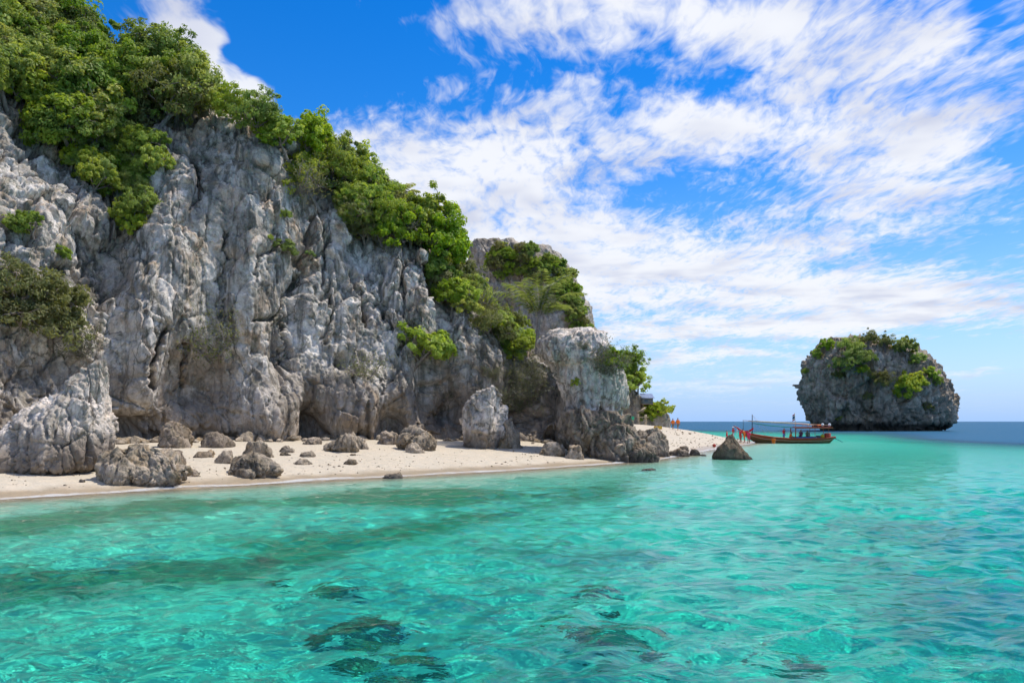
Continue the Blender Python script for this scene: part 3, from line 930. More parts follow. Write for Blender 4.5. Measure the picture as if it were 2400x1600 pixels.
ROCKS = [  # rows or box, material, label, seed, lift of the axis behind the foot, relief
    ('boulder', [(1037, 308, 342), (1046, 282, 366), (1058, 266, 388), (1072, 252, 412), (1088, 246, 428), (1105, 252, 437), (1125, 258, 430), (1137, 264, 402)], 'boulder', 'largest boulder on the beach, brown below, close to the waterline', 61),
    ('boulder', (437, 466, 1090, 1118), 'boulder', 'small round boulder touching the right end of the largest beach boulder', 62),
    ('boulder', (388, 445, 1047, 1090), 'brown', 'dark squarish boulder just behind the largest beach boulder', 63),
    ('boulder', [(1056, 533, 575), (1064, 530, 610), (1075, 532, 632), (1088, 540, 652), (1100, 542, 660), (1110, 545, 656), (1118, 548, 640)], 'boulder', 'wide buff boulder with a raised left end, nearest the water on mid beach', 64),
    ('boulder', (565, 642, 1034, 1073), 'boulder', 'smooth grey humped boulder behind the wide buff boulder', 65),
    ('boulder', (509, 548, 1041, 1085), 'boulder', 'grey tilted boulder left of the smooth humped boulder', 66),
    ('boulder', (451, 508, 1055, 1071), 'brown', 'flat brown slab rock lying in sand beside the dark squarish boulder', 67),
    ('boulder', (655, 688, 1040, 1059), 'boulder', 'small angular rock in the sand right of the humped boulder', 68),
    ('boulder', (660, 679, 1057, 1067), 'boulder', 'very small dark rock in sand below the small angular rock', 69),
    ('boulder', (704, 742, 1055, 1071), 'boulder', 'small grey peaked rock on mid beach, between smaller stones', 70),
    ('boulder', (691, 728, 1072, 1087), 'boulder', 'small pale rock on sand, second nearest the waterline on mid beach', 71),
    ('boulder', (183, 197, 1121, 1130), 'brown', 'tiny dark stone on the sand left of the largest boulder', 72),
    ('boulder', [(1018, 788, 826), (1026, 772, 838), (1036, 762, 845), (1047, 752, 849), (1056, 775, 848), (1061, 790, 842)], 'boulder', 'brownish boulder sloping left, at the foot of the cliff middle', 73),
    ('boulder', (818, 866, 1012, 1052), 'boulder', 'grey boulder behind the brownish sloping boulder, under the cliff', 74),
    ('boulder', (806, 837, 1072, 1088), 'boulder', 'lone small grey rock halfway down the middle beach', 75),
    ('boulder', (711, 751, 1020, 1041), 'brown', 'low brown rock in the mouth of the small cave', 76),
    ('boulder', (819, 834, 1061, 1068), 'boulder', 'tiny stone above the lone small grey rock', 77),
    ('boulder', (895, 947, 1106, 1121), 'boulder', 'low rugged rock awash at the waterline of the middle beach', 78),
    ('boulder', [(994, 960, 1018), (1003, 940, 1024), (1015, 930, 1024), (1030, 926, 1023), (1045, 928, 1020), (1056, 940, 1010)], 'boulder', 'broad grey block leaning against the cliff foot, left of the rock pillar', 79),
    ('boulder', (945, 993, 1034, 1061), 'boulder', 'bluish rock in front of the broad grey block', 80),
    ('boulder', (884, 932, 997, 1042), 'brown', 'brown rock wedged between cliff and broad grey block', 81),
    ('boulder', [(976, 392, 420), (990, 380, 434), (1010, 370, 442), (1030, 367, 446), (1051, 368, 445)], 'brown', 'brown upright boulder at the cave mouth under the cliff', 82),
    ('boulder', (458, 541, 1012, 1050), 'brown', 'low dark rock right of the cave mouth boulder', 83),
    ('boulder', (1250, 1322, 1036, 1067), 'boulder', 'flat cluster rock on the sand left of the brown tower base', 84),
    ('boulder', [(945, 1185, 1203), (965, 1180, 1210), (990, 1177, 1212), (1020, 1170, 1216), (1050, 1168, 1222)], 'boulder', 'grey rock spire right behind the pale pillar', 87),
    ('boulder', [(1000, 1502, 1530), (1009, 1494, 1545), (1024, 1482, 1560), (1040, 1476, 1570), (1055, 1474, 1577), (1068, 1474, 1572)], 'brown', 'rounded brown rock beside the tower base, dipping to the water', 88),
    ('boulder', (1556, 1612, 1046, 1069), 'brown', 'low brown rocks edge stone next to the wet sand', 89),
    ('boulder', (1593, 1616, 1040, 1058), 'brown', 'small knob rock on spit, behind the low edge stone', 90),
    ('boulder', (1618, 1638, 1047, 1067), 'brown', 'small upright rock at the right end of the rock row', 91),
    ('boulder', (1642, 1655, 1063, 1068), 'brown', 'tiny dark stone in the wash before the pyramid rock', 92),
    ('boulder', (1505, 1534, 1096, 1101), 'brown', 'flat dark rock just breaking the water surface', 93),
    ('boulder', (1330, 1372, 1028, 1076), 'boulder', 'grey knob at the left foot of the brown tower base', 94),
    ('boulder', (1420, 1500, 1040, 1080), 'brown', 'grey brown hump in front of the tower base at the waterline', 95),
]
rr = random.Random(4)
for (nm, rows_, mt, lab, sd_) in ROCKS:
    if isinstance(rows_, tuple):
        x0, x1, y0, y1 = rows_
        rows_ = dome(x0, x1, y0, y1, rr.uniform(-0.45, 0.45), rr.uniform(0.26, 0.45))
    yb = rows_[-1][0]
    xm = (rows_[-1][1] + rows_[-1][2]) / 2
    wpx = max(q_[2] - q_[1] for q_ in rows_)
    Yh = ground_hit(xm, yb)
    Yh = Yh + 0.5 * wpx / 2 / F * Yh
    if wpx < 60:      # smaller stones lie low in the sand
        y_top = rows_[0][0]
        rows_ = [(y_top + (yb - y_top) * 0.22 + (q_[0] - y_top) * 0.78, q_[1] - 2, q_[2] + 2) for q_ in rows_]
    sil_rock(nm, rows_, Yh, M[mt], 0.8, None, sd_, 0.0, lab, 'rock', 'rocks lying on the beach', relief=0.85, blocks=1.2, flutes=0.6, power=2.3, facets=7)


# ------------------------------------------------------------------ vegetation
def leaf_material(name, dark, mid, light, trans=0.35):
    m, t, out = new_mat(name)
    a_ = t.n('ShaderNodeAttribute', attribute_name='tone')
    oi = t.n('ShaderNodeObjectInfo')
    f_ = t.m('ADD', t.m('MULTIPLY', a_.outputs['Fac'], 0.6), t.m('MULTIPLY', oi.outputs['Random'], 0.4))
    col = t.ramp(f_, [(0.08, dark), (0.5, mid), (0.92, light)])
    # each plant its own hue, from blue green to sallow
    hv = t.n('ShaderNodeHueSaturation')
    t.put(hv.inputs['Hue'], t.m('MULTIPLY_ADD', t.m('FRACT', t.m('MULTIPLY', oi.outputs['Random'], 7.31)), 0.034, 0.476))
    t.put(hv.inputs['Saturation'], t.m('MULTIPLY_ADD', t.m('FRACT', t.m('MULTIPLY', oi.outputs['Random'], 3.77)), 0.24, 0.80))
    t.put(hv.inputs['Color'], col)
    col = hv.outputs[0]
    b = t.n('ShaderNodeBsdfPrincipled')
    t.put(b.inputs['Base Color'], col)
    b.inputs['Roughness'].default_value = 0.55
    b.inputs['Specular IOR Level'].default_value = 0.35
    tr = t.n('ShaderNodeBsdfTranslucent')
    t.put(tr.inputs['Color'], t.mix(1.0, col, (1.25, 1.2, 0.6), 'MULTIPLY'))
    mx = t.n('ShaderNodeMixShader')
    mx.inputs[0].default_value = trans
    t.l.new(b.outputs[0], mx.inputs[1])
    t.l.new(tr.outputs[0], mx.inputs[2])
    t.l.new(mx.outputs[0], out.inputs[0])
    return m


def plain(name, col, rough=0.8, var=0.25, scale=8.0, spec=0.2):
    m, t, out = new_mat(name)
    tc_ = t.n('ShaderNodeTexCoord')
    n_ = t.noise(tc_.outputs['Object'], scale, 4, 0.6)
    c_ = t.mix(t.sstep(n_, 0.3, 0.7), tuple(c * (1 - var) for c in col), tuple(min(1, c * (1 + var)) for c in col))
    principled(t, out, c_, rough, None, spec)
    return m


M['leaf_dark'] = leaf_material('leaf_dark', (0.085, 0.15, 0.015), (0.26, 0.375, 0.038), (0.46, 0.54, 0.07), 0.5)
M['leaf_bright'] = leaf_material('leaf_bright', (0.12, 0.20, 0.014), (0.32, 0.45, 0.034), (0.56, 0.62, 0.06), 0.52)
M['leaf_olive'] = leaf_material('leaf_olive', (0.09, 0.105, 0.03), (0.21, 0.23, 0.06), (0.34, 0.35, 0.11), 0.45)
M['leaf_pale'] = leaf_material('leaf_pale', (0.09, 0.10, 0.05), (0.18, 0.19, 0.10), (0.28, 0.28, 0.15))
M['frond'] = leaf_material('frond', (0.10, 0.14, 0.03), (0.22, 0.27, 0.06), (0.40, 0.41, 0.13), 0.45)
M['bark'] = plain('bark', (0.22, 0.19, 0.16), 0.9, 0.35)
M['twig'] = plain('twig', (0.27, 0.24, 0.22), 0.9, 0.3)


class Tubes:
    """collects tapered tubes into one mesh"""
    def __init__(self):
        self.v, self.f, self.n = [], [], 0

    def add(self, pts, radii, sides=5):
        pts = np.asarray(pts, float)
        m_ = len(pts)
        tg = np.gradient(pts, axis=0)
        tg /= np.linalg.norm(tg, axis=1, keepdims=True) + 1e-9
        ref = np.array([0.31, 0.17, 0.93]) if abs(tg[0, 2]) < 0.9 else np.array([1.0, 0.1, 0.0])
        a_ = np.cross(tg, ref)
        a_ /= np.linalg.norm(a_, axis=1, keepdims=True) + 1e-9
        b_ = np.cross(tg, a_)
        th = np.linspace(0, 2 * np.pi, sides, endpoint=False)
        ring = pts[:, None] + np.asarray(radii, float)[:, None, None] * (np.cos(th)[None, :, None] * a_[:, None] + np.sin(th)[None, :, None] * b_[:, None])
        self.v.append(ring.reshape(-1, 3))
        self.f.append(grid_faces(m_, sides, True) + self.n)
        self.n += m_ * sides

    def mesh(self, name):
        return np_mesh(name, np.concatenate(self.v), np.concatenate(self.f))


def leaf_mesh(name, pos, nrm, length, width, tone, rng, droop=0.0):
    """one folded rhombic leaf per position"""
    n_ = len(pos)
    nrm = nrm / (np.linalg.norm(nrm, axis=1, keepdims=True) + 1e-9)
    r_ = rng.normal(size=(n_, 3))
    r_[:, 2] -= droop
    d_ = r_ - nrm * (r_ * nrm).sum(1, keepdims=True)
    d_ /= np.linalg.norm(d_, axis=1, keepdims=True) + 1e-9
    s_ = np.cross(nrm, d_)
    L_ = (length * rng.uniform(0.7, 1.3, n_))[:, None]
    W_ = (width * rng.uniform(0.75, 1.25, n_))[:, None]
    base = pos - d_ * L_ * 0.5
    mid_ = pos - d_ * L_ * 0.02
    v_ = np.stack([base, mid_ + s_ * W_ * 0.5 + nrm * W_ * 0.14, pos + d_ * L_ * 0.5 - nrm * L_ * 0.08, mid_ - s_ * W_ * 0.5 + nrm * W_ * 0.14], 1)
    i_ = np.arange(n_)[:, None] * 4
    f_ = np.concatenate([i_ + np.array([0, 1, 2]), i_ + np.array([0, 2, 3])], 0)
    me_ = np_mesh(name, v_.reshape(-1, 3), f_, False)
    at2 = me_.attributes.new('tone', 'FLOAT', 'POINT')
    at2.data.foreach_set('value', np.repeat(tone, 4).astype(np.float32))
    return me_


def tree_proto(seed, R=2.0, flat=0.8, trunk=1.1, clumps=70, leaves=70, leaf=0.26, wid=0.55, open_=0.2, shrub=False):
    """meshes (trunk, crown) of a tree whose crown is about 2R wide, foot at the origin"""
    rng = np.random.default_rng(seed)
    tb = Tubes()
    cz = trunk + R * flat * 0.55
    # crown: lobes of different size, clumps on their shells
    nl = 6 if not shrub else 4
    lob = []
    for i in range(nl):
        a_ = i * 6.28 / nl + rng.uniform(-.5, .5)
        q = rng.uniform(0.25, 0.62) * R
        lob.append((np.array([math.cos(a_) * q, math.sin(a_) * q, cz + rng.uniform(-0.35, 0.35) * R * flat]), R * rng.uniform(0.40, 0.62)))
    lob.append((np.array([rng.uniform(-.2, .2) * R, rng.uniform(-.2, .2) * R, cz + 0.40 * R * flat]), R * 0.62))
    cpos, crad = [], []
    while len(cpos) < clumps:
        c0_, r0_ = lob[rng.integers(len(lob))]
        d_ = rng.normal(size=3)
        d_ /= np.linalg.norm(d_)
        if d_[2] < -0.55:
            continue
        p_ = c0_ + d_ * np.array([1, 1, flat]) * r0_ * rng.uniform(0.5, 1.22)
        if perlin(p_[None] * 0.9 / R * 2.2, seed)[0] > 0.38 - open_:
            if rng.random() < 0.7:
                continue
        if p_[2] < trunk * 0.35:
            continue
        cpos.append(p_)
        crad.append(R * rng.uniform(0.07, 0.21))
    cpos = np.array(cpos)
    crad = np.array(crad)
    # trunk, limbs to lobes, branches to clumps
    bend = rng.uniform(-.25, .25, 2) * R
    top = np.array([bend[0] * .5, bend[1] * .5, trunk])
    tb.add([(0, 0, -0.6), (bend[0] * .2, bend[1] * .2, trunk * .5), top], [R * .075, R * .06, R * .05], 7)
    for (c_, r_) in lob:
        m_ = (top + c_) / 2 + rng.uniform(-.12, .12, 3) * R
        tb.add([top, m_, c_], [R * .045, R * .03, R * .016], 5)
    for p_ in cpos[:: 2]:
        c_, r_ = min(lob, key=lambda q: np.linalg.norm(q[0] - p_))
        tb.add([c_, (c_ + p_) / 2 + rng.uniform(-.08, .08, 3) * R, p_], [R * .014, R * .010, R * .005], 3)
    ci = rng.integers(0, clumps, clumps * leaves)
    off = rng.normal(size=(len(ci), 3))
    off /= np.linalg.norm(off, axis=1, keepdims=True)
    rad = rng.uniform(0.25, 1.0, len(ci)) ** 0.6
    pos = cpos[ci] + off * (crad[ci] * rad)[:, None] * np.array([1.15, 1.15, 0.8])
    outw = cpos[ci] - np.array([0, 0, cz])
    outw /= np.linalg.norm(outw, axis=1, keepdims=True) + 1e-9
    nrm = off * 0.7 + outw * 0.5 + np.array([0, 0, 0.55]) + rng.normal(size=(len(ci), 3)) * 0.45
    ctone = rng.uniform(0.1, 0.9, clumps)
    tone = np.clip(ctone[ci] * 0.6 + rng.uniform(0, 0.4, len(ci)), 0, 1)
    cm = leaf_mesh('crown', pos, nrm, leaf, leaf * wid, tone, rng, 0.3)
    return tb.mesh('trunk'), cm


def dry_proto(seed, R=1.6, twigs=170, leaves=700, leaf=0.14):
    """a half-bare shrub: a thicket of grey twigs with thin leafage"""
    rng = np.random.default_rng(seed)
    tb = Tubes()
    tips = []
    for i in range(9):
        a_ = rng.uniform(0, 6.28)
        d_ = np.array([math.cos(a_) * 0.75, math.sin(a_) * 0.75, rng.uniform(0.5, 1.2)])
        p0 = np.array([0, 0, -0.3])
        pts = [p0]
        for s_ in range(4):
            pts.append(pts[-1] + d_ * R * 0.26 + rng.normal(size=3) * R * 0.06)
        tb.add(pts, [.035, .03, .024, .018, .010], 4)
        for q in range(twigs // 9):
            b_ = pts[rng.integers(1, 5)]
            e_ = b_ + (d_ * 0.5 + rng.normal(size=3) * 0.75 + np.array([0, 0, .25])) * R * rng.uniform(.2, .5)
            m_ = (b_ + e_) / 2 + rng.normal(size=3) * R * 0.06
            tb.add([b_, m_, e_], [.014, .010, .005], 3)
            tips += [m_, e_]
    tips = np.array(tips)
    ci = rng.integers(0, len(tips), leaves)
    pos = tips[ci] + rng.normal(size=(leaves, 3)) * R * 0.09
    cm = leaf_mesh('foliage', pos, rng.normal(size=(leaves, 3)) + np.array([0, 0, .6]), leaf, leaf * 0.5, rng.uniform(0, 1, leaves), rng)
    return tb.mesh('branches'), cm


def palm_proto(seed, n=15, L=3.0, trunk=3.2):
    rng = np.random.default_rng(seed)
    tb = Tubes()
    tb.add([(0, 0, -.5), (.08, 0, trunk * .5), (.2, .05, trunk)], [.17, .14, .13], 8)
    rach = Tubes()
    P_, D_, S_, LN = [], [], [], []
    for i in range(n):
        a_ = i * 2.39996 + rng.uniform(-.25, .25)
        el = rng.uniform(0.7, 1.52)
        pts = [np.array([.2, .05, trunk])]
        h_ = np.array([math.cos(a_), math.sin(a_), 0])
        for s_ in range(9):
            e_ = el - 1.15 * (s_ / 8) ** 1.5 * rng.uniform(.8, 1.1)
            pts.append(pts[-1] + (h_ * math.cos(e_) + np.array([0, 0, math.sin(e_)])) * L / 9)
        rach.add(pts, np.linspace(.035, .006, 10), 3)
        pts = np.array(pts)
        for q in np.linspace(0.12, 1.0, 34):
            k0 = min(8, int(q * 9))
            fpos = pts[k0] + (pts[k0 + 1] - pts[k0]) * (q * 9 - k0)
            tg = pts[k0 + 1] - pts[k0]
            tg /= np.linalg.norm(tg)
            sd_ = np.cross(tg, [0, 0, 1])
            sd_ /= np.linalg.norm(sd_) + 1e-9
            for sg in (-1, 1):
                dr = sd_ * sg * 0.85 + tg * 0.55 - np.array([0, 0, rng.uniform(.15, .55)])
                dr /= np.linalg.norm(dr)
                P_.append(fpos)
                D_.append(dr)
                LN.append(L * 0.24 * math.sin(math.pi * (0.12 + 0.80 * q)) + .12)
    P_, D_, LN = np.array(P_), np.array(D_), np.array(LN)
    up = np.cross(D_, rng.normal(size=D_.shape) * .2 + np.array([0.3, 0.2, 1]))
    up /= np.linalg.norm(up, axis=1, keepdims=True)
    w_ = 0.055
    v_ = np.stack([P_, P_ + D_ * LN[:, None] * .5 + up * w_, P_ + D_ * LN[:, None] - np.array([0, 0, .05]), P_ + D_ * LN[:, None] * .5 - up * w_], 1)
    i_ = np.arange(len(P_))[:, None] * 4
    f_ = np.concatenate([i_ + np.array([0, 1, 2]), i_ + np.array([0, 2, 3])], 0)
    cm = np_mesh('fronds', v_.reshape(-1, 3), f_, False)
    at2 = cm.attributes.new('tone', 'FLOAT', 'POINT')
    at2.data.foreach_set('value', np.repeat(rng.uniform(.1, 1, len(P_)), 4).astype(np.float32))
    return tb.mesh('trunk'), cm, rach.mesh('midribs')


PROTO = {}
for key, mat_, kw in (
        ('dark', 'leaf_dark', dict(R=2.0, flat=.85, trunk=.9, clumps=125, leaves=58, leaf=.19, wid=.5, open_=.26)),
        ('bright', 'leaf_bright', dict(R=2.0, flat=.8, trunk=.8, clumps=90, leaves=50, leaf=.25, wid=.6, open_=.24)),
        ('olive', 'leaf_olive', dict(R=2.0, flat=.75, trunk=.8, clumps=95, leaves=46, leaf=.19, wid=.5, open_=.25)),
        ('shrub', 'leaf_bright', dict(R=2.0, flat=.75, trunk=.25, clumps=75, leaves=50, leaf=.28, wid=.6, shrub=True)),
        ('shrubdark', 'leaf_dark', dict(R=2.0, flat=.75, trunk=.25, clumps=85, leaves=52, leaf=.24, wid=.6, shrub=True))):
    for var in range(3):
        tm_, cm_ = tree_proto(100 + 13 * var + sum(map(ord, key)), **kw)
        tm_.materials.append(M['bark'])
        cm_.materials.append(M[mat_])
        PROTO[(key, var)] = (tm_, cm_)
for key, mat_, kw in (('dry', 'leaf_olive', dict(leaves=900)), ('pale', 'leaf_pale', dict(leaves=2200, leaf=.15))):
    for var in range(2):
        tm_, cm_ = dry_proto(300 + 7 * var + len(key), R=1.8, **kw)
        tm_.materials.append(M['twig'])
        cm_.materials.append(M[mat_])
        PROTO[(key, var)] = (tm_, cm_)

bvh = {}


def bvh_of(o):
    if o.name not in bvh:
        me_ = o.data
        co = np.empty(len(me_.vertices) * 3, np.float32)
        me_.vertices.foreach_get('co', co)
        co = co.reshape(-1, 3) + np.array(o.location)
        fc = np.empty(len(me_.loops), np.int32)
        me_.loops.foreach_get('vertex_index', fc)
        bvh[o.name] = BVHTree.FromPolygons(co.tolist(), fc.reshape(-1, 4).tolist())
    return bvh[o.name]


def hit(o, px, py):
    d_ = Vector(((px - 1200) / F, 1.0, (HOR - py) / F)).normalized()
    loc, nor, idx, dist = bvh_of(o).ray_cast(Vector((0, 0, H)), d_)
    return loc, nor


vr = random.Random(11)
KIND = {'dark': ('broadleaf_tree', 'tree'), 'bright': ('broadleaf_tree', 'tree'), 'olive': ('olive_tree', 'tree'), 'shrub': ('shrub', 'shrub'), 'shrubdark': ('shrub', 'shrub'),
        'dry': ('dry_shrub', 'shrub'), 'pale': ('dry_shrub', 'shrub')}


def plant(key, loc, R, label, group=None, lean=None):
    nv = 3 if (key, 2) in PROTO else 2
    tm_, cm_ = PROTO[(key, vr.randrange(nv))]
    nm, cat = KIND[key]
    R *= 1.18
    e = empty(nm, loc, vr.uniform(0, 6.28), R / 2.0)
    e.scale = (R / 2.0, R / 2.0, R / 2.0 * vr.uniform(0.85, 1.2))
    if lean is not None:
        q_ = Vector((0, 0, 1)).rotation_difference((Vector((0, 0, 1)) + lean * 0.55).normalized())
        e.rotation_euler = (q_.to_matrix() @ Matrix.Rotation(vr.uniform(0, 6.28), 3, 'Z')).to_euler()
    link('branches' if key in ('dry', 'pale') else 'trunk', tm_, None, e)
    link('foliage' if key in ('dry', 'pale') else 'crown', cm_, None, e)
    tag(e, label, cat, group)
    return e


def in_poly(x, y, poly):
    c_ = False
    for i in range(len(poly)):
        x1, y1 = poly[i]
        x2, y2 = poly[i - 1]
        if (y1 > y) != (y2 > y) and x < (x2 - x1) * (y - y1) / (y2 - y1) + x1:
            c_ = not c_
    return c_


MARKS = [(-9999, 'at the left picture edge'), (70, 'above the pointed rock'), (170, 'above the hanging green tongue'), (270, 'above the cave mouth'), (360, 'above the brown overhang'),
         (450, 'beside the highest bare rock'), (560, 'right of the highest bare rock'), (650, 'above the leafless shrubs'), (740, 'above the cushion bush'), (820, 'left of the hidden palm'), (890, 'below the hidden palm'),
         (950, 'above the cliff corner'), (1030, 'above the rock towers'), (1100, 'left of the coconut palm'), (1190, 'by the coconut palm'), (1260, 'behind the white tower')]
PENDING = {}


def scatter(o, poly, step, kinds, r0, r1, label, group, where=None):
    """trees rooted on the ground of o, spread evenly over a stretch of the slope"""
    xs = [p_[0] for p_ in poly]
    ys = [p_[1] for p_ in poly]
    y = min(ys)
    row = 0
    while y < max(ys):
        x = min(xs) + (row % 2) * step / 2
        while x < max(xs):
            qx, qy = x + vr.uniform(-.4, .4) * step, y + vr.uniform(-.4, .4) * step
            if in_poly(qx, qy, poly):
                loc, nor = hit(o, qx, qy)
                if loc is not None:
                    key = vr.choice(kinds)
                    lean = Vector((nor.x, nor.y, 0)) if nor.z < .6 else None
                    R_ = vr.uniform(r0, r1)
                    e = plant(key, loc - Vector((0, 0, .15)), R_, 'tree', group, lean)
                    col_ys = [q for q in np.arange(min(ys), max(ys), 4) if in_poly(qx, q, poly)]
                    fr = (qy - col_ys[0]) / max(1, col_ys[-1] - col_ys[0]) if col_ys else .5
                    ver = ('on the crest', 'just below the crest', 'half way down', 'near the lower edge')[max(0, min(3, int(fr * 4)))]
                    size = 'small' if R_ < r0 + (r1 - r0) * .4 else 'large'
                    mk = where or [m_ for x_, m_ in MARKS if qx >= x_][-1]
                    PENDING.setdefault((size, label[key], ver, mk), []).append((qx, e))
            x += step
        y += step * 0.8
        row += 1


ORD = ['leftmost', 'second from left', 'third from left', 'fourth from left', 'fifth from left', 'sixth from left', 'seventh from left', 'eighth from left', 'ninth from left', 'tenth from left']


def settle_labels():
    for (size, what, ver, mk), lst in PENDING.items():
        lst.sort(key=lambda q: q[0])
        for n_, (x_, e) in enumerate(lst):
            if len(lst) == 1:
                e['label'] = f'{size} {what} {ver} {mk}'
            else:
                e['label'] = f'{ORD[min(n_, 9)]} {size} {what} {ver} {mk}'


def spot(o, px, py, wpx, key, label, group=None, Y=None):
    if Y is None:
        loc, nor = hit(o, px, py)
        if loc is None:
            print('no ground for', label)
            return
        lean = Vector((nor.x, nor.y, 0)) if nor.z < .6 else None
    else:
        loc, lean = at(px, py, Y), None
    plant(key, loc - Vector((0, 0, .1)), wpx / 2 / F * loc.y * 1.12, label, group, lean)


hill = bpy.data.objects['far_hill']
stack = bpy.data.objects['sea_stack']
tower = bpy.data.objects['rock_tower']
crag = bpy.data.objects['far_crag']
GS = 'trees growing on the headland slope'
scatter(cliff, [(-120, -20), (60, 0), (150, 95), (230, 165), (290, 195), (350, 205), (430, 240), (480, 262), (490, 270), (440, 290), (360, 315), (320, 380), (200, 400), (110, 320), (40, 270), (-120, 250)], 40,
        ['dark', 'dark', 'bright', 'olive', 'bright'], 1.6, 2.7,
        {'dark': 'deep green tree', 'bright': 'light green tree', 'olive': 'olive tree'}, GS)
scatter(cliff, [(140, 380), (330, 330), (375, 390), (345, 450), (325, 545), (285, 545), (265, 480), (170, 430)], 36, ['shrubdark', 'dark', 'shrubdark', 'shrub'], 0.9, 1.5,
        {'dark': 'dark tree', 'shrubdark': 'dark shrub', 'shrub': 'light shrub'}, 'shrubs of the hanging green tongue', 'in the hanging green tongue')
scatter(cliff, [(520, 285), (560, 320), (600, 340), (700, 360), (780, 385), (810, 420), (790, 490), (735, 490), (705, 440), (670, 360), (612, 315)], 31, ['bright', 'dark', 'bright', 'shrub'], 1.3, 2.2,
        {'dark': 'dark green tree', 'bright': 'yellow green tree', 'shrub': 'yellow green shrub'}, GS)
scatter(cliff, [(805, 410), (880, 475), (940, 525), (1000, 570), (1000, 605), (957, 600), (871, 592), (825, 560), (800, 505)], 29, ['dark', 'olive', 'olive', 'bright'], 1.3, 2.1,
        {'dark': 'dark tree', 'bright': 'light tree', 'olive': 'olive brown tree'}, GS)
scatter(cliff, [(1000, 570), (1050, 625), (1090, 680), (1150, 745), (1195, 780), (1190, 810), (1165, 805), (1110, 745), (1060, 738), (1025, 690), (1005, 620)], 26, ['bright', 'olive', 'bright', 'olive'], 0.95, 1.6,
        {'bright': 'fresh green tree', 'olive': 'olive tree'}, GS)
scatter(cliff, [(1130, 760), (1200, 780), (1290, 785), (1300, 800), (1260, 815), (1235, 860), (1185, 825)], 30, ['shrub', 'bright', 'shrubdark'], 0.9, 1.4, 
        {'bright': 'light tree', 'shrub': 'light shrub', 'shrubdark': 'dark shrub'}, 'shrubs in the gully', 'in the palm gully')
scatter(cliff, [(1005, 640), (1060, 655), (1110, 705), (1175, 775), (1165, 808), (1110, 750), (1060, 742), (1022, 700)], 24, ['olive', 'bright', 'dry', 'bright', 'bright'], 1.15, 1.7,
        {'bright': 'fresh leafy tree', 'olive': 'dull olive tree', 'dry': 'half-bare shrub'}, GS)
# single plants one can pick out
spot(cliff, 360, 205, 140, 'dark', 'round-topped tree standing out on the left skyline')
spot(cliff, 412, 240, 120, 'dark', 'skyline tree right of the round-topped tree')
spot(cliff, 985, 560, 110, 'bright', 'fresh green tree on the skyline right of the hidden palm')
spot(cliff, 1035, 610, 90, 'bright', 'bright big-leaved tree jutting from the skyline above the far peak')
spot(cliff, 1010, 640, 120, 'bright', 'bright tree at the upper right corner of the main cliff')
spot(cliff, 975, 850, 118, 'shrub', 'bright green bush growing out of the cliff above the beach')
spot(cliff, 25, 540, 60, 'shrub', 'yellow green bush in a cleft at the far left of the cliff')
spot(cliff, 75, 545, 55, 'shrub', 'yellow green bush beside the cleft bush, far left cliff')
spot(cliff, 300, 555, 70, 'shrub', 'bright bush at the lowest tip of the hanging green tongue')
spot(cliff, 662, 595, 50, 'shrubdark', 'small dark cushion bush in the middle of the bare cliff')
spot(cliff, 725, 600, 22, 'shrubdark', 'tiny dark bush right of the cushion bush on the cliff')
spot(cliff, 632, 560, 16, 'shrub', 'tiny yellow bush above the cushion bush on the cliff')
spot(cliff, 665, 512, 26, 'shrubdark', 'small bush below the crest trees on the bare cliff')
spot(cliff, 140, 600, 40, 'shrub', 'small green bush between the left cliff blocks')
spot(cliff, 40, 800, 150, 'olive', 'olive bush mass behind the pointed rock, at the picture edge')
spot(cliff, 120, 815, 150, 'olive', 'olive bush mass right above the pointed rock')
spot(cliff, 170, 760, 110, 'olive', 'thin olive tree leaning from the left cliff above the pointed rock')
spot(cliff, 40, 740, 130, 'olive', 'dull olive tree under the left cliff blocks')
spot(cliff, 190, 830, 80, 'pale', 'pale feathery shrub beside the tip of the pointed rock')
spot(cliff, 490, 830, 130, 'dry', 'dry shrub hanging above the brown overhang of the cliff')
spot(cliff, 540, 800, 110, 'dry', 'second dry shrub right of the one above the brown overhang')
spot(cliff, 860, 880, 90, 'dry', 'sparse dry shrub near the round hole in the cliff')
spot(cliff, 690, 450, 110, 'dry', 'leafless grey shrub beside the highest bare rock')
spot(cliff, 705, 400, 90, 'dry', 'leafless grey shrub just above the other at the crest')
spot(cliff, 150, 330, 150, 'dry', 'bare tangled shrub in the dark hollow of the left canopy')
spot(cliff, 215, 350, 130, 'dry', 'bare tangled shrub at the foot of the left canopy')
spot(cliff, 1080, 700, 120, 'dry', 'grey brown thicket on the lower slope')
spot(cliff, 1130, 735, 100, 'dry', 'grey brown thicket above the cracked rock towers')
spot(cliff, 905, 590, 90, 'dry', 'brown dry bush at the edge above the tan cliff scar')
spot(cliff, 1230, 950, 105, 'pale', 'pale grey green shrub between pillar and white tower')
spot(cliff, 1215, 905, 80, 'pale', 'pale shrub above the one between pillar and tower')
spot(cliff, 1265, 900, 70, 'pale', 'pale shrub left of the white tower overhang')
spot(cliff, 1040, 930, 60, 'pale', 'faded shrub on the rock left of the pale pillar')
spot(cliff, 1155, 880, 40, 'pale', 'small faded shrub on top of the pale pillar rocks')
spot(tower, 1415, 870, 75, 'pale', 'grey green shrub hanging on the right shoulder of the white tower')
spot(tower, 1440, 855, 50, 'shrubdark', 'small shrub at the right edge of the white tower')
spot(tower, 1372, 815, 26, 'pale', 'small tuft on the face of the white tower')
spot(tower, 1350, 900, 22, 'shrub', 'tiny tuft low on the face of the white tower')
spot(crag, 1478, 905, 70, 'bright', 'light green tree under the dark tree beyond the white tower', Y=133)
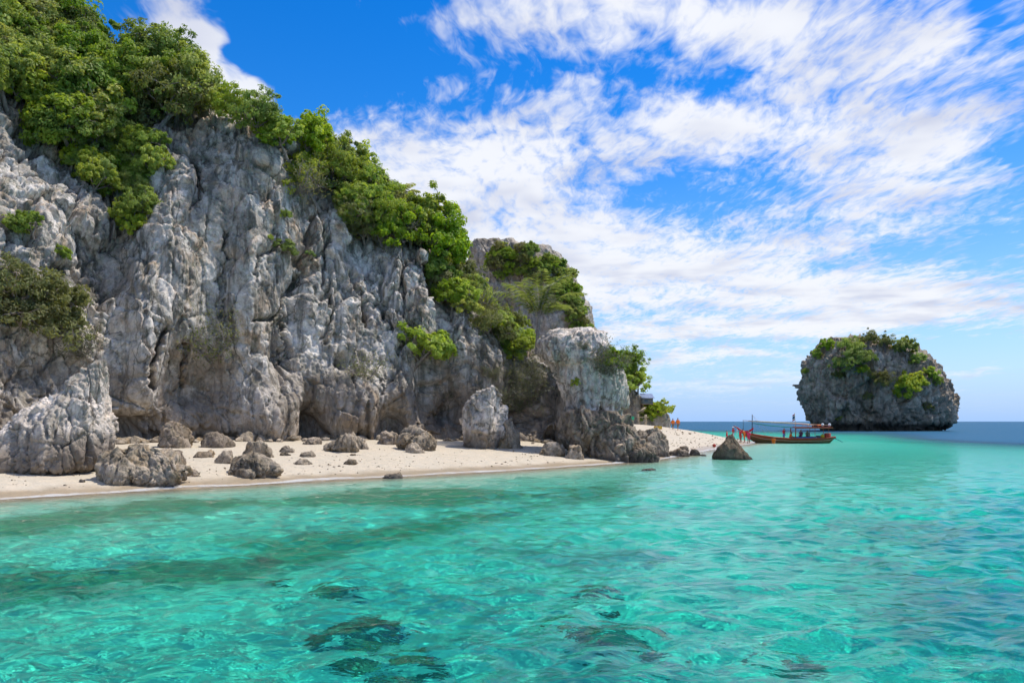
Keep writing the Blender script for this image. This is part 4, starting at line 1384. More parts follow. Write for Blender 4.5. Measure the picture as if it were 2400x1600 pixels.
spot(crag, 1472, 930, 80, 'bright', 'lowest light green tree beyond the white tower', Y=132)
spot(crag, 1495, 915, 46, 'bright', 'light green tree next to the hut', Y=133)
spot(crag, 1480, 872, 52, 'dark', 'dark tree standing highest beyond the white tower', Y=134)
spot(crag, 1525, 975, 40, 'shrub', 'bright shrub on the crag below the hut')
spot(crag, 1515, 985, 36, 'shrubdark', 'dark shrub on the crag beside the wooden stair')
spot(crag, 1552, 968, 44, 'shrubdark', 'dark shrub on the sea end of the crag')
spot(crag, 1540, 966, 30, 'shrub', 'light shrub on the crag near its sea end')
for i, (px_, py_, w_, nm_) in enumerate(((60, 250, 120, 'left of the dark hollow'), (300, 300, 110, 'above the hanging tongue'), (250, 210, 120, 'high in the left canopy'), (120, 150, 130, 'near the top left corner'),
                                        (760, 440, 90, 'above the cushion bush'), (840, 520, 90, 'left of the tan scar'), (930, 560, 90, 'right of the tan scar'), (1050, 660, 90, 'above the rock towers'))):
    spot(cliff, px_, py_, w_, 'dry', 'bare grey branches among the green trees ' + nm_)
# the far peak
scatter(hill, [(1175, 585), (1240, 592), (1300, 608), (1330, 645), (1348, 690), (1368, 750), (1335, 750), (1305, 700), (1275, 665), (1215, 650), (1160, 655), (1120, 640), (1150, 610)], 20, ['shrub', 'shrubdark', 'shrub', 'olive'], 0.75, 1.35,
        {'shrub': 'light shrub', 'shrubdark': 'dark shrub', 'olive': 'olive tree'}, 'shrubs on the far peak', 'of the far peak')
scatter(hill, [(1330, 690), (1352, 720), (1372, 760), (1384, 800), (1360, 800), (1340, 760)], 17, ['shrub', 'olive', 'shrubdark'], 0.7, 1.1, {'shrub': 'light shrub', 'shrubdark': 'dark shrub', 'olive': 'olive tree'}, 'shrubs on the far peak', 'on far right peak flank')
# the islet
GI = 'bushes on the islet'
for (px_, py_, w_, key, lab) in (
        (2005, 865, 74, 'dark', 'large dark bush in the middle hollow of the islet'), (1988, 835, 56, 'dark', 'dark bush below the bare summit of the islet'), (2022, 850, 50, 'shrubdark', 'dark bush right of the islet hollow'),
        (2020, 872, 30, 'shrub', 'light bush at the foot of the islet hollow'), (2035, 812, 48, 'olive', 'olive tree on top of the islet, left of two'), (2075, 818, 48, 'olive', 'olive tree on top of the islet, right of two'),
        (2125, 830, 62, 'shrub', 'green bush cap on the right top of the islet'), (2150, 845, 40, 'shrub', 'green bush on the right shoulder of the islet'), (2138, 925, 76, 'shrub', 'bright round bush on the right face of the islet'),
        (2064, 905, 46, 'olive', 'brownish bush on the middle face of the islet'), (2030, 890, 40, 'olive', 'dull bush left of the brownish islet bush'), (1938, 812, 40, 'shrub', 'green bush on the left top of the islet'),
        (1915, 830, 30, 'shrub', 'small green bush on the left shoulder of the islet'), (1890, 870, 20, 'shrubdark', 'tiny bush at the left edge of the islet'), (2180, 880, 40, 'shrub', 'low green bush on the right edge of the islet'),
        (2195, 895, 26, 'shrub', 'small bush by the horn at the right edge of the islet'), (2030, 930, 26, 'olive', 'small olive bush on the lower face of the islet'), (1958, 980, 26, 'shrub', 'small bush near the waterline of the islet'),
        (2175, 965, 30, 'olive', 'small brown bush low on the right of the islet'), (1960, 885, 34, 'olive', 'thin bush on the left face of the islet')):
    spot(stack, px_, py_ + 6, w_ * 0.88, key, lab, GI)
# palms
for (px_, py_, Yp, Lf, seed_, lab) in ((1258, 815, 63.5, 4.6, 5, 'coconut palm with drooping fronds in the gully above the beach'), (925, 540, 82, 2.8, 9, 'palm whose fronds peek over the skyline')):
    tm_, cm_, rm_ = palm_proto(seed_, 15, Lf, 2.4 if px_ > 1000 else 3.0)
    tm_.materials.append(M['bark'])
    cm_.materials.append(M['frond'])
    rm_.materials.append(M['twig'])
    e = empty('palm_tree', at(px_, py_, Yp))
    link('trunk', tm_, None, e)
    fr_ = link('fronds', cm_, None, e)
    link('midribs', rm_, None, fr_)
    tag(e, lab, 'palm')
settle_labels()
print('plants', len([o for o in bpy.data.objects if o.type == 'EMPTY']))


# ------------------------------------------------------------------ boat, people, hut and small things
def paint(name, col, rough=0.55, var=0.18, scale=5.0):
    return plain(name, col, rough, var, scale, 0.35)


M['red_paint'] = paint('red_paint', (0.46, 0.06, 0.035))
M['brown_paint'] = paint('brown_paint', (0.36, 0.085, 0.035))
M['hull_low'] = paint('hull_low', (0.13, 0.085, 0.035))
M['wood'] = paint('wood', (0.36, 0.27, 0.18), 0.8)
M['pale_wood'] = paint('pale_wood', (0.52, 0.42, 0.28), 0.8)
M['canvas'] = paint('canvas', (0.55, 0.47, 0.36), 0.85)
M['teal'] = paint('teal_rope', (0.02, 0.26, 0.22), 0.7)
M['blue_paint'] = paint('blue_paint', (0.06, 0.16, 0.34))
M['dark_pole'] = paint('dark_pole', (0.06, 0.10, 0.14))
M['red_cloth'] = paint('red_cloth', (0.62, 0.03, 0.05), 0.8)
M['orange'] = paint('orange_fabric', (0.90, 0.20, 0.02), 0.75)
M['pink'] = paint('pink_fabric', (0.75, 0.06, 0.16), 0.75)
M['white_fab'] = paint('white_fabric', (0.72, 0.72, 0.72), 0.8)
M['purple'] = paint('purple_fabric', (0.20, 0.06, 0.14), 0.8)
M['navy'] = paint('navy_fabric', (0.03, 0.05, 0.13), 0.8)
M['skyblue'] = paint('light_blue_fabric', (0.14, 0.28, 0.55), 0.8)
M['khaki'] = paint('khaki_fabric', (0.22, 0.20, 0.15), 0.8)
M['skin'] = paint('skin', (0.36, 0.19, 0.12), 0.6, 0.08)
M['hair'] = paint('hair', (0.012, 0.010, 0.010), 0.5)
M['yellow'] = paint('yellow_plastic', (0.62, 0.40, 0.03), 0.5)
M['grey_wall'] = paint('grey_boards', (0.16, 0.19, 0.19), 0.85)
M['roof_metal'] = paint('roof_metal', (0.24, 0.29, 0.42), 0.4)
M['green_sign'] = paint('green_board', (0.05, 0.42, 0.22), 0.5)
M['bamboo'] = paint('bamboo', (0.50, 0.34, 0.10), 0.6)


def tube_obj(name, pts, r, mat, parent=None, sides=8):
    tb = Tubes()
    rr_ = [r] * len(pts) if isinstance(r, (int, float)) else r
    # closed ends
    pts = [pts[0]] + list(pts) + [pts[-1]]
    rr_ = [rr_[0] * .02] + list(rr_) + [rr_[-1] * .02]
    tb.add(pts, rr_, sides)
    return link(name, tb.mesh(name), M[mat], parent)


def box_mesh(name, size, bevel=0.02, loc=(0, 0, 0)):
    bm = bmesh.new()
    bmesh.ops.create_cube(bm, size=1.0)
    bmesh.ops.scale(bm, vec=size, verts=bm.verts)
    if bevel:
        bmesh.ops.bevel(bm, geom=bm.edges, offset=min(bevel, min(size) * .3), segments=2, affect='EDGES')
    bmesh.ops.translate(bm, vec=loc, verts=bm.verts)
    me_ = bpy.data.meshes.new(name)
    bm.to_mesh(me_)
    bm.free()
    return me_


def box_obj(name, size, loc, mat, parent=None, bevel=0.02, rot=None):
    o = link(name, box_mesh(name, size, bevel), M[mat], parent)
    o.location = loc
    if rot:
        o.rotation_euler = rot
    return o


# ---- the boat, side on to the camera, bow on the sand spit
BY = 106.0
mpp = BY / F                                   # metres per photo pixel there
boat = empty('longtail_boat', ((1852 - 1200) * mpp, BY, 0))
bx_of = lambda px: (px - 1852) * mpp
bz_of = lambda py: H + (HOR - py) * mpp
st_px = np.array([1727, 1735, 1745, 1760, 1780, 1810, 1850, 1890, 1920, 1938, 1950, 1955])
sheer = np.interp(st_px, [1727, 1735, 1745, 1760, 1799, 1858, 1920, 1955], [bz_of(1001), bz_of(1007), bz_of(1012), bz_of(1016), bz_of(1023), bz_of(1027.5), bz_of(1026.5), bz_of(1023)])
keel = np.interp(st_px, [1727, 1735, 1745, 1760, 1770, 1800, 1938, 1945, 1955], [bz_of(1003), bz_of(1012), bz_of(1021), bz_of(1031), -0.15, -0.45, -0.42, -0.1, bz_of(1026.5)])
beam = np.interp(st_px, [1727, 1745, 1770, 1810, 1860, 1920, 1955], [0.04, 0.22, 0.62, 1.0, 1.12, 0.95, 0.55])


def hull_shell(scale, dz0, top0, top1, rnd=0.55):
    """strip of the hull between two height fractions (0 keel, 1 sheer), both sides"""
    rings = []
    for x_, s_, k_, b_ in zip(st_px, sheer, keel, beam):
        fr_ = np.linspace(top0, top1, 6)
        zz_ = k_ + (s_ - k_) * fr_
        yy_ = b_ * scale * np.clip(fr_, 0, 1) ** rnd
        side = np.stack([np.full(6, bx_of(x_)), -yy_, zz_ + dz0], -1)
        other = side[::-1] * np.array([1, -1, 1])
        rings.append(np.concatenate([side, other]))
    return np.array(rings)


def strip_obj(name, rings, mat, parent, halves=True):
    nst, npt = rings.shape[:2]
    v_, f_ = [], []
    if halves:
        h_ = npt // 2
        for q, sl in enumerate((rings[:, :h_], rings[:, h_:])):
            v_.append(sl.reshape(-1, 3))
            f_.append(grid_faces(nst, h_) + q * nst * h_)
    else:
        v_.append(rings.reshape(-1, 3))
        f_.append(grid_faces(nst, npt))
    return link(name, np_mesh(name, np.concatenate(v_), np.concatenate(f_)), M[mat], parent)


strip_obj('hull_bottom', hull_shell(1.0, 0, 0.0, 0.62), 'hull_low', boat)
strip_obj('hull_side', hull_shell(1.006, 0, 0.60, 0.99), 'brown_paint', boat)
strip_obj('inner_hull', hull_shell(0.94, 0.06, 0.05, 1.0), 'wood', boat)
for sg in (-1, 1):
    tube_obj('gunwale', [(bx_of(x_), sg * (b_ + .02), s_) for x_, s_, b_ in zip(st_px, sheer, beam)], 0.06, 'red_paint', boat, 6)
    tube_obj('rubbing_strake', [(bx_of(x_), sg * (b_ * 0.83 ** .5 * 1.03 + .02), k_ + (s_ - k_) * 0.70) for x_, s_, k_, b_ in zip(st_px[3:], sheer[3:], keel[3:], beam[3:])], 0.03, 'pale_wood', boat, 5)
strip_obj('deck', np.stack([np.stack([np.full(2, bx_of(x_)), np.array([-b_ * .9, b_ * .9]), np.full(2, s_ - .28)], -1) for x_, s_, b_ in zip(st_px[3:-1], sheer[3:-1], beam[3:-1])]), 'wood', boat, False)
box_obj('transom', (0.10, 1.05, 0.34), (bx_of(1954.5), 0, bz_of(1025)), 'red_paint', boat)
tube_obj('stem_post', [(bx_of(1748), 0, bz_of(1016)), (bx_of(1736), 0, bz_of(1007)), (bx_of(1725), 0, bz_of(1000.5)), (bx_of(1719), 0, bz_of(998))], [.10, .09, .07, .05], 'brown_paint', boat)
# cloth tied along the prow
cl = []
for i, q in enumerate(np.linspace(0, 1, 9)):
    x_ = bx_of(1727 + 37 * q)
    z_ = bz_of(1003 + 8.5 * math.sin(math.pi * min(1, q * 1.02)) ** 0.8)
    cl.append([(x_, -.32 - .04 * math.sin(q * 17), z_ + .12), (x_ + .02, -.36, z_ - .16)])
cm_ = np.array(cl)
front = np_mesh('prow_cloth', np.concatenate([cm_.reshape(-1, 3), (cm_ + np.array([0, .03, 0])).reshape(-1, 3)]), np.concatenate([grid_faces(9, 2), grid_faces(9, 2) + 18]))
link('prow_cloth', front, M['red_cloth'], boat)
tube_obj('mast', [(bx_of(1763), 0, bz_of(1018)), (bx_of(1763), 0, bz_of(971))], [.07, .05], 'dark_pole', boat)
tube_obj('bow_staff', [(bx_of(1742), 0, bz_of(1012)), (bx_of(1742), 0, bz_of(984.5))], .03, 'dark_pole', boat)
tube_obj('boom', [(bx_of(1741), 0, bz_of(985)), (bx_of(1800), 0, bz_of(987.5)), (bx_of(1870), 0, bz_of(991)), (bx_of(1944), 0, bz_of(996.5))], [.035, .04, .04, .035], 'wood', boat)
tube_obj('furled_awning', [(bx_of(1752), -.1, bz_of(986)), (bx_of(1790), -.1, bz_of(988)), (bx_of(1830), -.1, bz_of(990)), (bx_of(1885), -.1, bz_of(993)), (bx_of(1905), -.1, bz_of(996))], [.04, .09, .10, .08, .04], 'canvas', boat)
tube_obj('awning_rope', [(bx_of(1764), -.25, bz_of(991.5)), (bx_of(1800), -.25, bz_of(996.5)), (bx_of(1857), -.3, bz_of(1001.5))], [.05, .06, .06], 'teal', boat)
roof = empty('canopy', (0, 0, 0))
roof.parent = boat
for i in range(6):
    y_ = -1.0 + i * 0.4
    box_obj('roof_plank', (88 * mpp, 0.385, 0.09), (bx_of(1899.5), y_, bz_of(1001.5) + .05 * (1 - (y_ / 1.0) ** 2)), 'red_paint', roof, .015)
box_obj('roof_fascia', (88.6 * mpp, 0.06, 0.20), (bx_of(1899.5), -1.215, bz_of(1002)), 'brown_paint', roof, .015)
for px_ in (1859, 1904, 1936):
    for sg in (-1, 1):
        box_obj('post', (0.13 if px_ == 1859 else .05, .06, bz_of(1002) - bz_of(1028)), (bx_of(px_), sg * .92, (bz_of(1002) + bz_of(1028)) / 2 - .03), 'brown_paint', boat, .01)
for px_ in (1888, 1900, 1912, 1924):
    tube_obj('roof_rail', [(bx_of(px_), -1.0, bz_of(1000.5)), (bx_of(px_), -1.0, bz_of(996)), (bx_of(px_), 1.0, bz_of(996)), (bx_of(px_), 1.0, bz_of(1000.5))], .03, 'wood', boat, 6)
box_obj('bench', (46 * mpp, 1.3, .38), (bx_of(1886), .1, bz_of(1026)), 'blue_paint', boat, .03)
box_obj('engine_box', (10 * mpp, .8, .5), (bx_of(1920), .1, bz_of(1024.5)), 'grey_wall', boat, .04)
tube_obj('flag_pole', [(bx_of(1858.5), -.9, bz_of(1001)), (bx_of(1857), -.9, bz_of(967))], [.04, .025], 'pale_wood', boat)
for i, (px_, w_, h_, mt) in enumerate(((1868, .7, .35, 'skyblue'), (1903, .5, .42, 'canvas'), (1912, .45, .3, 'white_fab'), (1800, .8, .22, 'wood'), (1818, .6, .28, 'navy'))):
    box_obj('cargo_box', (w_, .6, h_), (bx_of(px_), .25, bz_of(1027.5) - .1 + h_ / 2), mt, boat, .05, (0, 0, .1 * i))
tube_obj('tail_shaft', [(bx_of(1944), .1, bz_of(1022)), (bx_of(1960), .1, bz_of(1028)), (bx_of(1976), .1, bz_of(1036))], .035, 'dark_pole', boat, 6)
tube_obj('mooring_rope', [(bx_of(1727), 0, bz_of(1003)), (bx_of(1722), -1.2, bz_of(1014)), (bx_of(1712), -3.0, 1.05)], .02, 'canvas', boat, 5)
for q_ in (0.2, 0.5, 0.8):
    tube_obj('stay', [(bx_of(1763), 0, bz_of(972)), (bx_of(1763 + 60 * q_), -.5 if q_ > .3 else .5, bz_of(1022))], .012, 'canvas', boat, 4)
tag(boat, 'long red wooden boat with a canopy, its prow on the sand spit', 'boat')
# flag hanging from the pole: five stripes
flag = empty('flag', (bx_of(1857) + boat.location.x, BY - .93, bz_of(984)))
for i, (z0, z1, mt) in enumerate(((0, .14, 'red_cloth'), (.14, .28, 'white_fab'), (.28, .56, 'navy'), (.56, .70, 'white_fab'), (.70, .84, 'red_cloth'))):
    g_ = []
    for q in np.linspace(0, 1, 6):
        g_.append([(-.02 - .30 * q, -.05 * math.sin(q * 7), z0 - .22 * q), (-.02 - .30 * q, -.05 * math.sin(q * 7), z1 - .22 * q)])
    g_ = np.array(g_)
    fm = np_mesh('stripe', np.concatenate([g_.reshape(-1, 3), (g_ + np.array([0, .012, 0])).reshape(-1, 3)]), np.concatenate([grid_faces(6, 2), grid_faces(6, 2) + 12]))
    link('stripe', fm, M[mt], flag)
tag(flag, 'small striped red, white and blue flag on the boat canopy pole', 'flag')


def lathe(name, prof, mat, loc, parent=None, sides=16):
    th = np.linspace(0, 2 * np.pi, sides, endpoint=False)
    p_ = np.array(prof, float)
    v_ = np.stack([p_[:, None, 0] * np.cos(th)[None], p_[:, None, 0] * np.sin(th)[None], np.repeat(p_[:, 1][:, None], sides, 1)], -1)
    o = link(name, np_mesh(name, v_.reshape(-1, 3), grid_faces(len(p_), sides, True)), M[mat], parent)
    o.location = loc
    return o


tag(lathe('drum', [(.01, 0), (.40, 0), (.42, .05), (.42, .25), (.44, .28), (.42, .31), (.42, .58), (.40, .62), (.01, .62)], 'red_paint', (bx_of(1938) + boat.location.x, BY - .2, bz_of(1025.5))), 'red drum standing at the stern of the boat', 'drum')
tag(lathe('jerrycan', [(.01, 0), (.20, 0), (.24, .06), (.24, .34), (.16, .42), (.06, .44), (.06, .50), (.01, .50)], 'yellow', (bx_of(1925.5) + boat.location.x, BY - .35, bz_of(1025.5))), 'yellow plastic can beside the red drum on the boat', 'can')
tag(lathe('life_ring', [(.10, 0), (.22, .02), (.28, .09), (.22, .16), (.12, .16), (.08, .09), (.10, 0)], 'orange', (bx_of(1915) + boat.location.x, BY - .6, bz_of(997.5))), 'orange float lying on the boat canopy roof', 'float')
for i, px_ in enumerate((1923, 1939)):
    tag(lathe('float_buoy', [(.01, 0), (.14, .05), (.20, .2), (.14, .35), (.05, .4), (.01, .4)], 'white_fab', (bx_of(px_) + boat.location.x, BY - .7, bz_of(998.5))), ('white float on the canopy roof right beside the orange float', 'white float at the stern end of the canopy roof')[i], 'float')


# ---- people
def person(loc, pose, height, rz, top, bottom, label, vest=None, hat=None, hair='hair', lean=0.0):
    """one continuous skinned body; clothes are children cut from offset shells of it"""
    s_ = height / 1.70
    J = {}
    hipz = {'stand': .90, 'walk': .89, 'sit': .12, 'crouch': .38, 'wade': .90}[pose]
    J['pel'] = (0, 0, hipz)
    J['waist'] = (0, .02 + lean * .12, hipz + .14)
    J['chest'] = (0, .02 + lean * .30, hipz + .36)
    J['neck'] = (0, .03 + lean * .45, hipz + .53)
    J['jaw'] = (0, .05 + lean * .52, hipz + .61)
    J['head'] = (0, .05 + lean * .58, hipz + .70)
    J['crown'] = (0, .045 + lean * .60, hipz + .79)
    E_ = [('pel', 'waist'), ('waist', 'chest'), ('chest', 'neck'), ('neck', 'jaw'), ('jaw', 'head'), ('head', 'crown')]
    R_ = {'pel': (.165, .12), 'waist': (.15, .11), 'chest': (.185, .125), 'neck': (.055, .055), 'jaw': (.07, .075), 'head': (.085, .10), 'crown': (.05, .06)}
    cz_, cy_ = J['chest'][2], J['chest'][1]
    for sd_, nm in ((-1, 'L'), (1, 'R')):
        sw = {'walk': .16 * sd_}.get(pose, .04 * sd_)
        reach = {'crouch': .3, 'sit': .22}.get(pose, 0.0)
        J['sh' + nm] = (sd_ * .18, cy_, cz_ + .09)
        J['el' + nm] = (sd_ * .25, cy_ - sw * .5 + reach * .4, cz_ - .19 + reach * .1)
        J['wr' + nm] = (sd_ * .24, cy_ - sw + reach + .07, cz_ - .42 + reach * .5)
        J['pa' + nm] = (sd_ * .235, J['wr' + nm][1] + .02, J['wr' + nm][2] - .08)
        E_ += [('chest', 'sh' + nm), ('sh' + nm, 'el' + nm), ('el' + nm, 'wr' + nm), ('wr' + nm, 'pa' + nm)]
        R_['sh' + nm], R_['el' + nm], R_['wr' + nm], R_['pa' + nm] = (.058, .058), (.043, .043), (.028, .028), (.022, .036)
        for fi in range(5):
            fn_ = f'f{fi}{nm}'
            oy = (-.035 + fi * .019) if fi < 4 else .05
            ln = (.075, .088, .085, .068, .045)[fi]
            J[fn_] = (J['pa' + nm][0] - sd_ * .012, J['pa' + nm][1] + oy, J['pa' + nm][2] - ln * (1 if fi < 4 else .5))
            E_.append(('pa' + nm, fn_))
            R_[fn_] = (.009, .009)
        if pose in ('stand', 'wade'):
            J['kn' + nm] = (sd_ * .10, .02, .48)
            J['an' + nm] = (sd_ * .11, 0, .08)
            J['to' + nm] = (sd_ * .13, .15, .03)
        elif pose == 'walk':
            J['kn' + nm] = (sd_ * .09, .14 * sd_ + .05, .49)
            J['an' + nm] = (sd_ * .09, .20 * sd_ - .02, .09)
            J['to' + nm] = (sd_ * .11, .20 * sd_ + .13, .03)
        elif pose == 'sit':
            J['kn' + nm] = (sd_ * .13, .42, .16)
            J['an' + nm] = (sd_ * .13, .45, -.26)
            J['to' + nm] = (sd_ * .14, .60, -.30)
        else:
            J['kn' + nm] = (sd_ * .16, .36, .46)
            J['an' + nm] = (sd_ * .15, .10, .08)
            J['to' + nm] = (sd_ * .16, .26, .03)
        J['hp' + nm] = (sd_ * .09, 0, hipz - .05)
        E_ += [('pel', 'hp' + nm), ('hp' + nm, 'kn' + nm), ('kn' + nm, 'an' + nm), ('an' + nm, 'to' + nm)]
        R_['hp' + nm], R_['kn' + nm], R_['an' + nm], R_['to' + nm] = (.10, .10), (.07, .07), (.048, .048), (.042, .032)
    names = list(J)
    idx = {n_: i for i, n_ in enumerate(names)}
    me_ = bpy.data.meshes.new('body')
    me_.from_pydata([tuple(c * s_ for c in J[n_]) for n_ in names], [(idx[a_], idx[b_]) for a_, b_ in E_], [])
    o = bpy.data.objects.new('body', me_)
    C.objects.link(o)
    md = o.modifiers.new('skin', 'SKIN')
    md.use_smooth_shade = True
    for n_ in names:
        sv = me_.skin_vertices[0].data[idx[n_]]
        sv.radius = tuple(r_ * s_ for r_ in R_[n_])
        sv.use_root = n_ == 'pel'
    o.modifiers.new('sub', 'SUBSURF').levels = 1
    dg = bpy.context.evaluated_depsgraph_get()
    body = bpy.data.meshes.new_from_object(o.evaluated_get(dg))
    bpy.data.objects.remove(o)
    root = empty('person', loc, rz)
    body.materials.clear()
    link('body', body, M['skin'], root)
    co = np.empty(len(body.vertices) * 3, np.float32)
    body.vertices.foreach_get('co', co)
    co = co.reshape(-1, 3)
    nr = np.empty(len(body.vertices) * 3, np.float32)
    body.vertices.foreach_get('normal', nr)
    nr = nr.reshape(-1, 3)

    def shell(name, mat, test, off):
        ok = test(co / s_)
        vs = np.full(len(co), -1)
        used = []
        fs = []
        for p_ in body.polygons:
            if all(ok[i] for i in p_.vertices):
                fs.append(list(p_.vertices))
        for f_ in fs:
            for i in f_:
                if vs[i] < 0:
                    vs[i] = len(used)
                    used.append(i)
        if not fs:
            return
        m2 = bpy.data.meshes.new(name)
        m2.from_pydata((co[used] + nr[used] * off * s_).tolist(), [], [[int(vs[i]) for i in f_] for f_ in fs])
        for p_ in m2.polygons:
            p_.use_smooth = True
        link(name, m2, M[mat], root)

    hz, nz = hipz, J['neck'][2]
    arm = lambda c: np.abs(c[:, 0]) > .20
    shell('shirt', top, lambda c: (c[:, 2] > hz - .02) & (c[:, 2] < nz - .02) & ((np.abs(c[:, 0]) < .24) | (c[:, 2] > cz_ - .12)), .014)
    kz_ = .50 if pose in ('stand', 'walk', 'wade') else -1
    if pose in ('stand', 'walk', 'wade'):
        shell('shorts', bottom, lambda c: (c[:, 2] > kz_) & (c[:, 2] < hz + .08) & (np.abs(c[:, 0]) < .21), .018)
    else:
        shell('shorts', bottom, lambda c: (c[:, 2] < hz + .08) & (c[:, 2] > hz - .12) & (c[:, 1] < .34) & (np.abs(c[:, 0]) < .24), .018)
    if vest:
        shell('life_vest', vest, lambda c: (c[:, 2] > hz + .06) & (c[:, 2] < nz - .01) & (np.abs(c[:, 0]) < .19), .055)
    hd = J['head']
    shell('hat' if hat else 'hair', hat or hair, lambda c: (c[:, 2] > hd[2] - .02) & ((c[:, 2] > hd[2] + .03) | (c[:, 1] < hd[1] - .0)), .03 if hat else .018)
    # face: nose, eyes, mouth line, ears
    fy_ = hd[1] + .088
    def blob(name, c_, r_, mat):
        o2 = lathe(name, [(.001, -r_), (r_ * .8, -r_ * .55), (r_, 0), (r_ * .8, r_ * .55), (.001, r_)], mat, tuple(q * s_ for q in c_), root, 8)
        o2.scale = (s_, s_, s_)
    blob('nose', (0, fy_ + .012, hd[2] - .02), .016, 'skin')
    blob('eye', (-.032, fy_ - .004, hd[2] + .01), .010, 'hair')
    blob('eye', (.032, fy_ - .004, hd[2] + .01), .010, 'hair')
    blob('mouth', (0, fy_ - .004, hd[2] - .055), .012, 'pink')
    blob('ear', (-.088, hd[1], hd[2] - .005), .022, 'skin')
    blob('ear', (.088, hd[1], hd[2] - .005), .022, 'skin')
    if hat:
        lathe('hat_brim', [(.09 * s_, 0), (.19 * s_, -.03 * s_), (.19 * s_, -.015 * s_), (.09 * s_, .03 * s_)], hat, (hd[0] * s_, hd[1] * s_, (hd[2] + .04) * s_), root)
    tag(root, label, 'person')
    return root


def on_sand(px, py):
    Yh = ground_hit(px, py)
    X_ = (px - 1200) / F * Yh
    return Vector((X_, Yh, float(ground_z(np.array([X_]), np.array([Yh]), False)[0]) + .01))


PI = math.pi
bl = boat.location
w1 = on_sand(1589, 1008.5)
person(w1, 'walk', 1.70, .25, 'orange', 'khaki', 'person in orange life vest walking on the sand spit', vest='orange')
person(w1 + Vector((-.42, 1.3, .03)), 'walk', 1.60, .15, 'orange', 'khaki', 'person half hidden behind the walker in orange on the spit', vest='orange')


def on_sand_at(px, Yh, dz=0.0):
    X_ = (px - 1200) / F * Yh
    return Vector((X_, Yh, float(ground_z(np.array([X_]), np.array([Yh]), False)[0]) + .01 + dz))


person(on_sand_at(1755, 103.0), 'stand', 1.74, 2.4, 'pink', 'pink', 'person in bright pink standing at the boat prow', lean=.1)
person(on_sand_at(1745, 104.4), 'stand', 1.76, 1.2, 'orange', 'orange', 'person in orange life vest bending at the boat prow', vest='orange', lean=.25)
person(on_sand_at(1736, 103.4), 'stand', 1.72, 1.9, 'red_cloth', 'red_paint', 'person in dull red left of the orange vest at the prow', lean=.1)
person(on_sand_at(1719, 106.0), 'stand', 1.80, 1.4, 'red_cloth', 'white_fab', 'person in white hat and red top behind the pyramid rock', vest='red_cloth', hat='white_fab')
person(on_sand_at(1704, 104.0), 'stand', 1.25, 1.0, 'red_cloth', 'red_cloth', 'small person in red, half hidden left behind the pyramid rock')
person(Vector(((1813 - 1200) / F * 104.2, 104.2, -.75)), 'wade', 1.68, 2.9, 'orange', 'orange', 'person in orange life vest wading beside the boat', vest='orange')
person(Vector((bl.x + bx_of(1837), BY, bz_of(1027.2) - .24)), 'stand', 1.62, -1.2, 'navy', 'skyblue', 'person in red vest and blue shorts standing in the boat', vest='red_cloth')
person(Vector((bl.x + bx_of(1849), BY - .25, bz_of(1027.5) - .20)), 'crouch', 1.6, -1.5, 'orange', 'navy', 'person in orange crouching in the boat before the canopy', lean=.5)
person(Vector((bl.x + bx_of(1878), BY + .1, bz_of(1022.5))), 'sit', 1.68, 2.6, 'purple', 'navy', 'person seated under the boat canopy, nearer the prow')
person(Vector((bl.x + bx_of(1893), BY + .1, bz_of(1022.5))), 'sit', 1.6, 2.9, 'khaki', 'navy', 'person seated under the boat canopy, nearer the stern')

# ---- hut on posts at the end of the headland
HY = 131.0
hm = HY / F
hut = empty('hut', at(1516, 948, HY))
hb = lambda px, py: ((px - 1516) * hm, H + (HOR - py) * hm - hut.location.z)
hw = 24 * hm
wallz0, wallz1 = hb(0, 946)[1], hb(0, 933)[1]
for i in range(9):
    box_obj('wall_board', (hw / 9 - .02, .06, wallz1 - wallz0), (hb(1505.5, 0)[0] + hw / 9 * i, -.9, (wallz0 + wallz1) / 2), 'grey_wall', hut, .01)
box_obj('back_wall', (hw, .06, wallz1 - wallz0), (hb(1516, 0)[0], .9, (wallz0 + wallz1) / 2), 'grey_wall', hut, .01)
for sg in (-1, 1):
    box_obj('side_wall', (.06, 1.72, wallz1 - wallz0 - .05), (hb(1516, 0)[0] + sg * hw / 2, 0, (wallz0 + wallz1) / 2), 'grey_wall', hut, .01)
box_obj('floor', (hw + .3, 2.2, .10), (hb(1516, 0)[0], 0, wallz0 - .06), 'wood', hut, .02)
rz0, rz1 = hb(0, 933)[1], hb(0, 922)[1]
for i in range(7):
    x_ = hb(1501, 0)[0] + (30 * hm) / 7 * (i + .5)
    o = box_obj('roof_sheet', (30 * hm / 7 - .012, 2.5, .05), (x_, -.15, (rz0 + rz1) / 2), 'roof_metal', hut, .01)
    o.rotation_euler = (math.atan2(rz1 - rz0, 2.3), 0, 0)
for sx in (-1, 1):
    for sy in (-1, 1):
        tube_obj('post', [(hb(1516, 0)[0] + sx * hw * .45, sy * .85, wallz0 - 1.6), (hb(1516, 0)[0] + sx * hw * .45, sy * .85, wallz0)], .07, 'wood', hut, 6)
box_obj('window', (.55, .05, .35), (hb(1512, 0)[0], -.955, (wallz0 + wallz1) / 2 + .05), 'dark_pole', hut, .01)
tag(hut, 'small grey hut with a blue metal roof on the crag', 'hut')
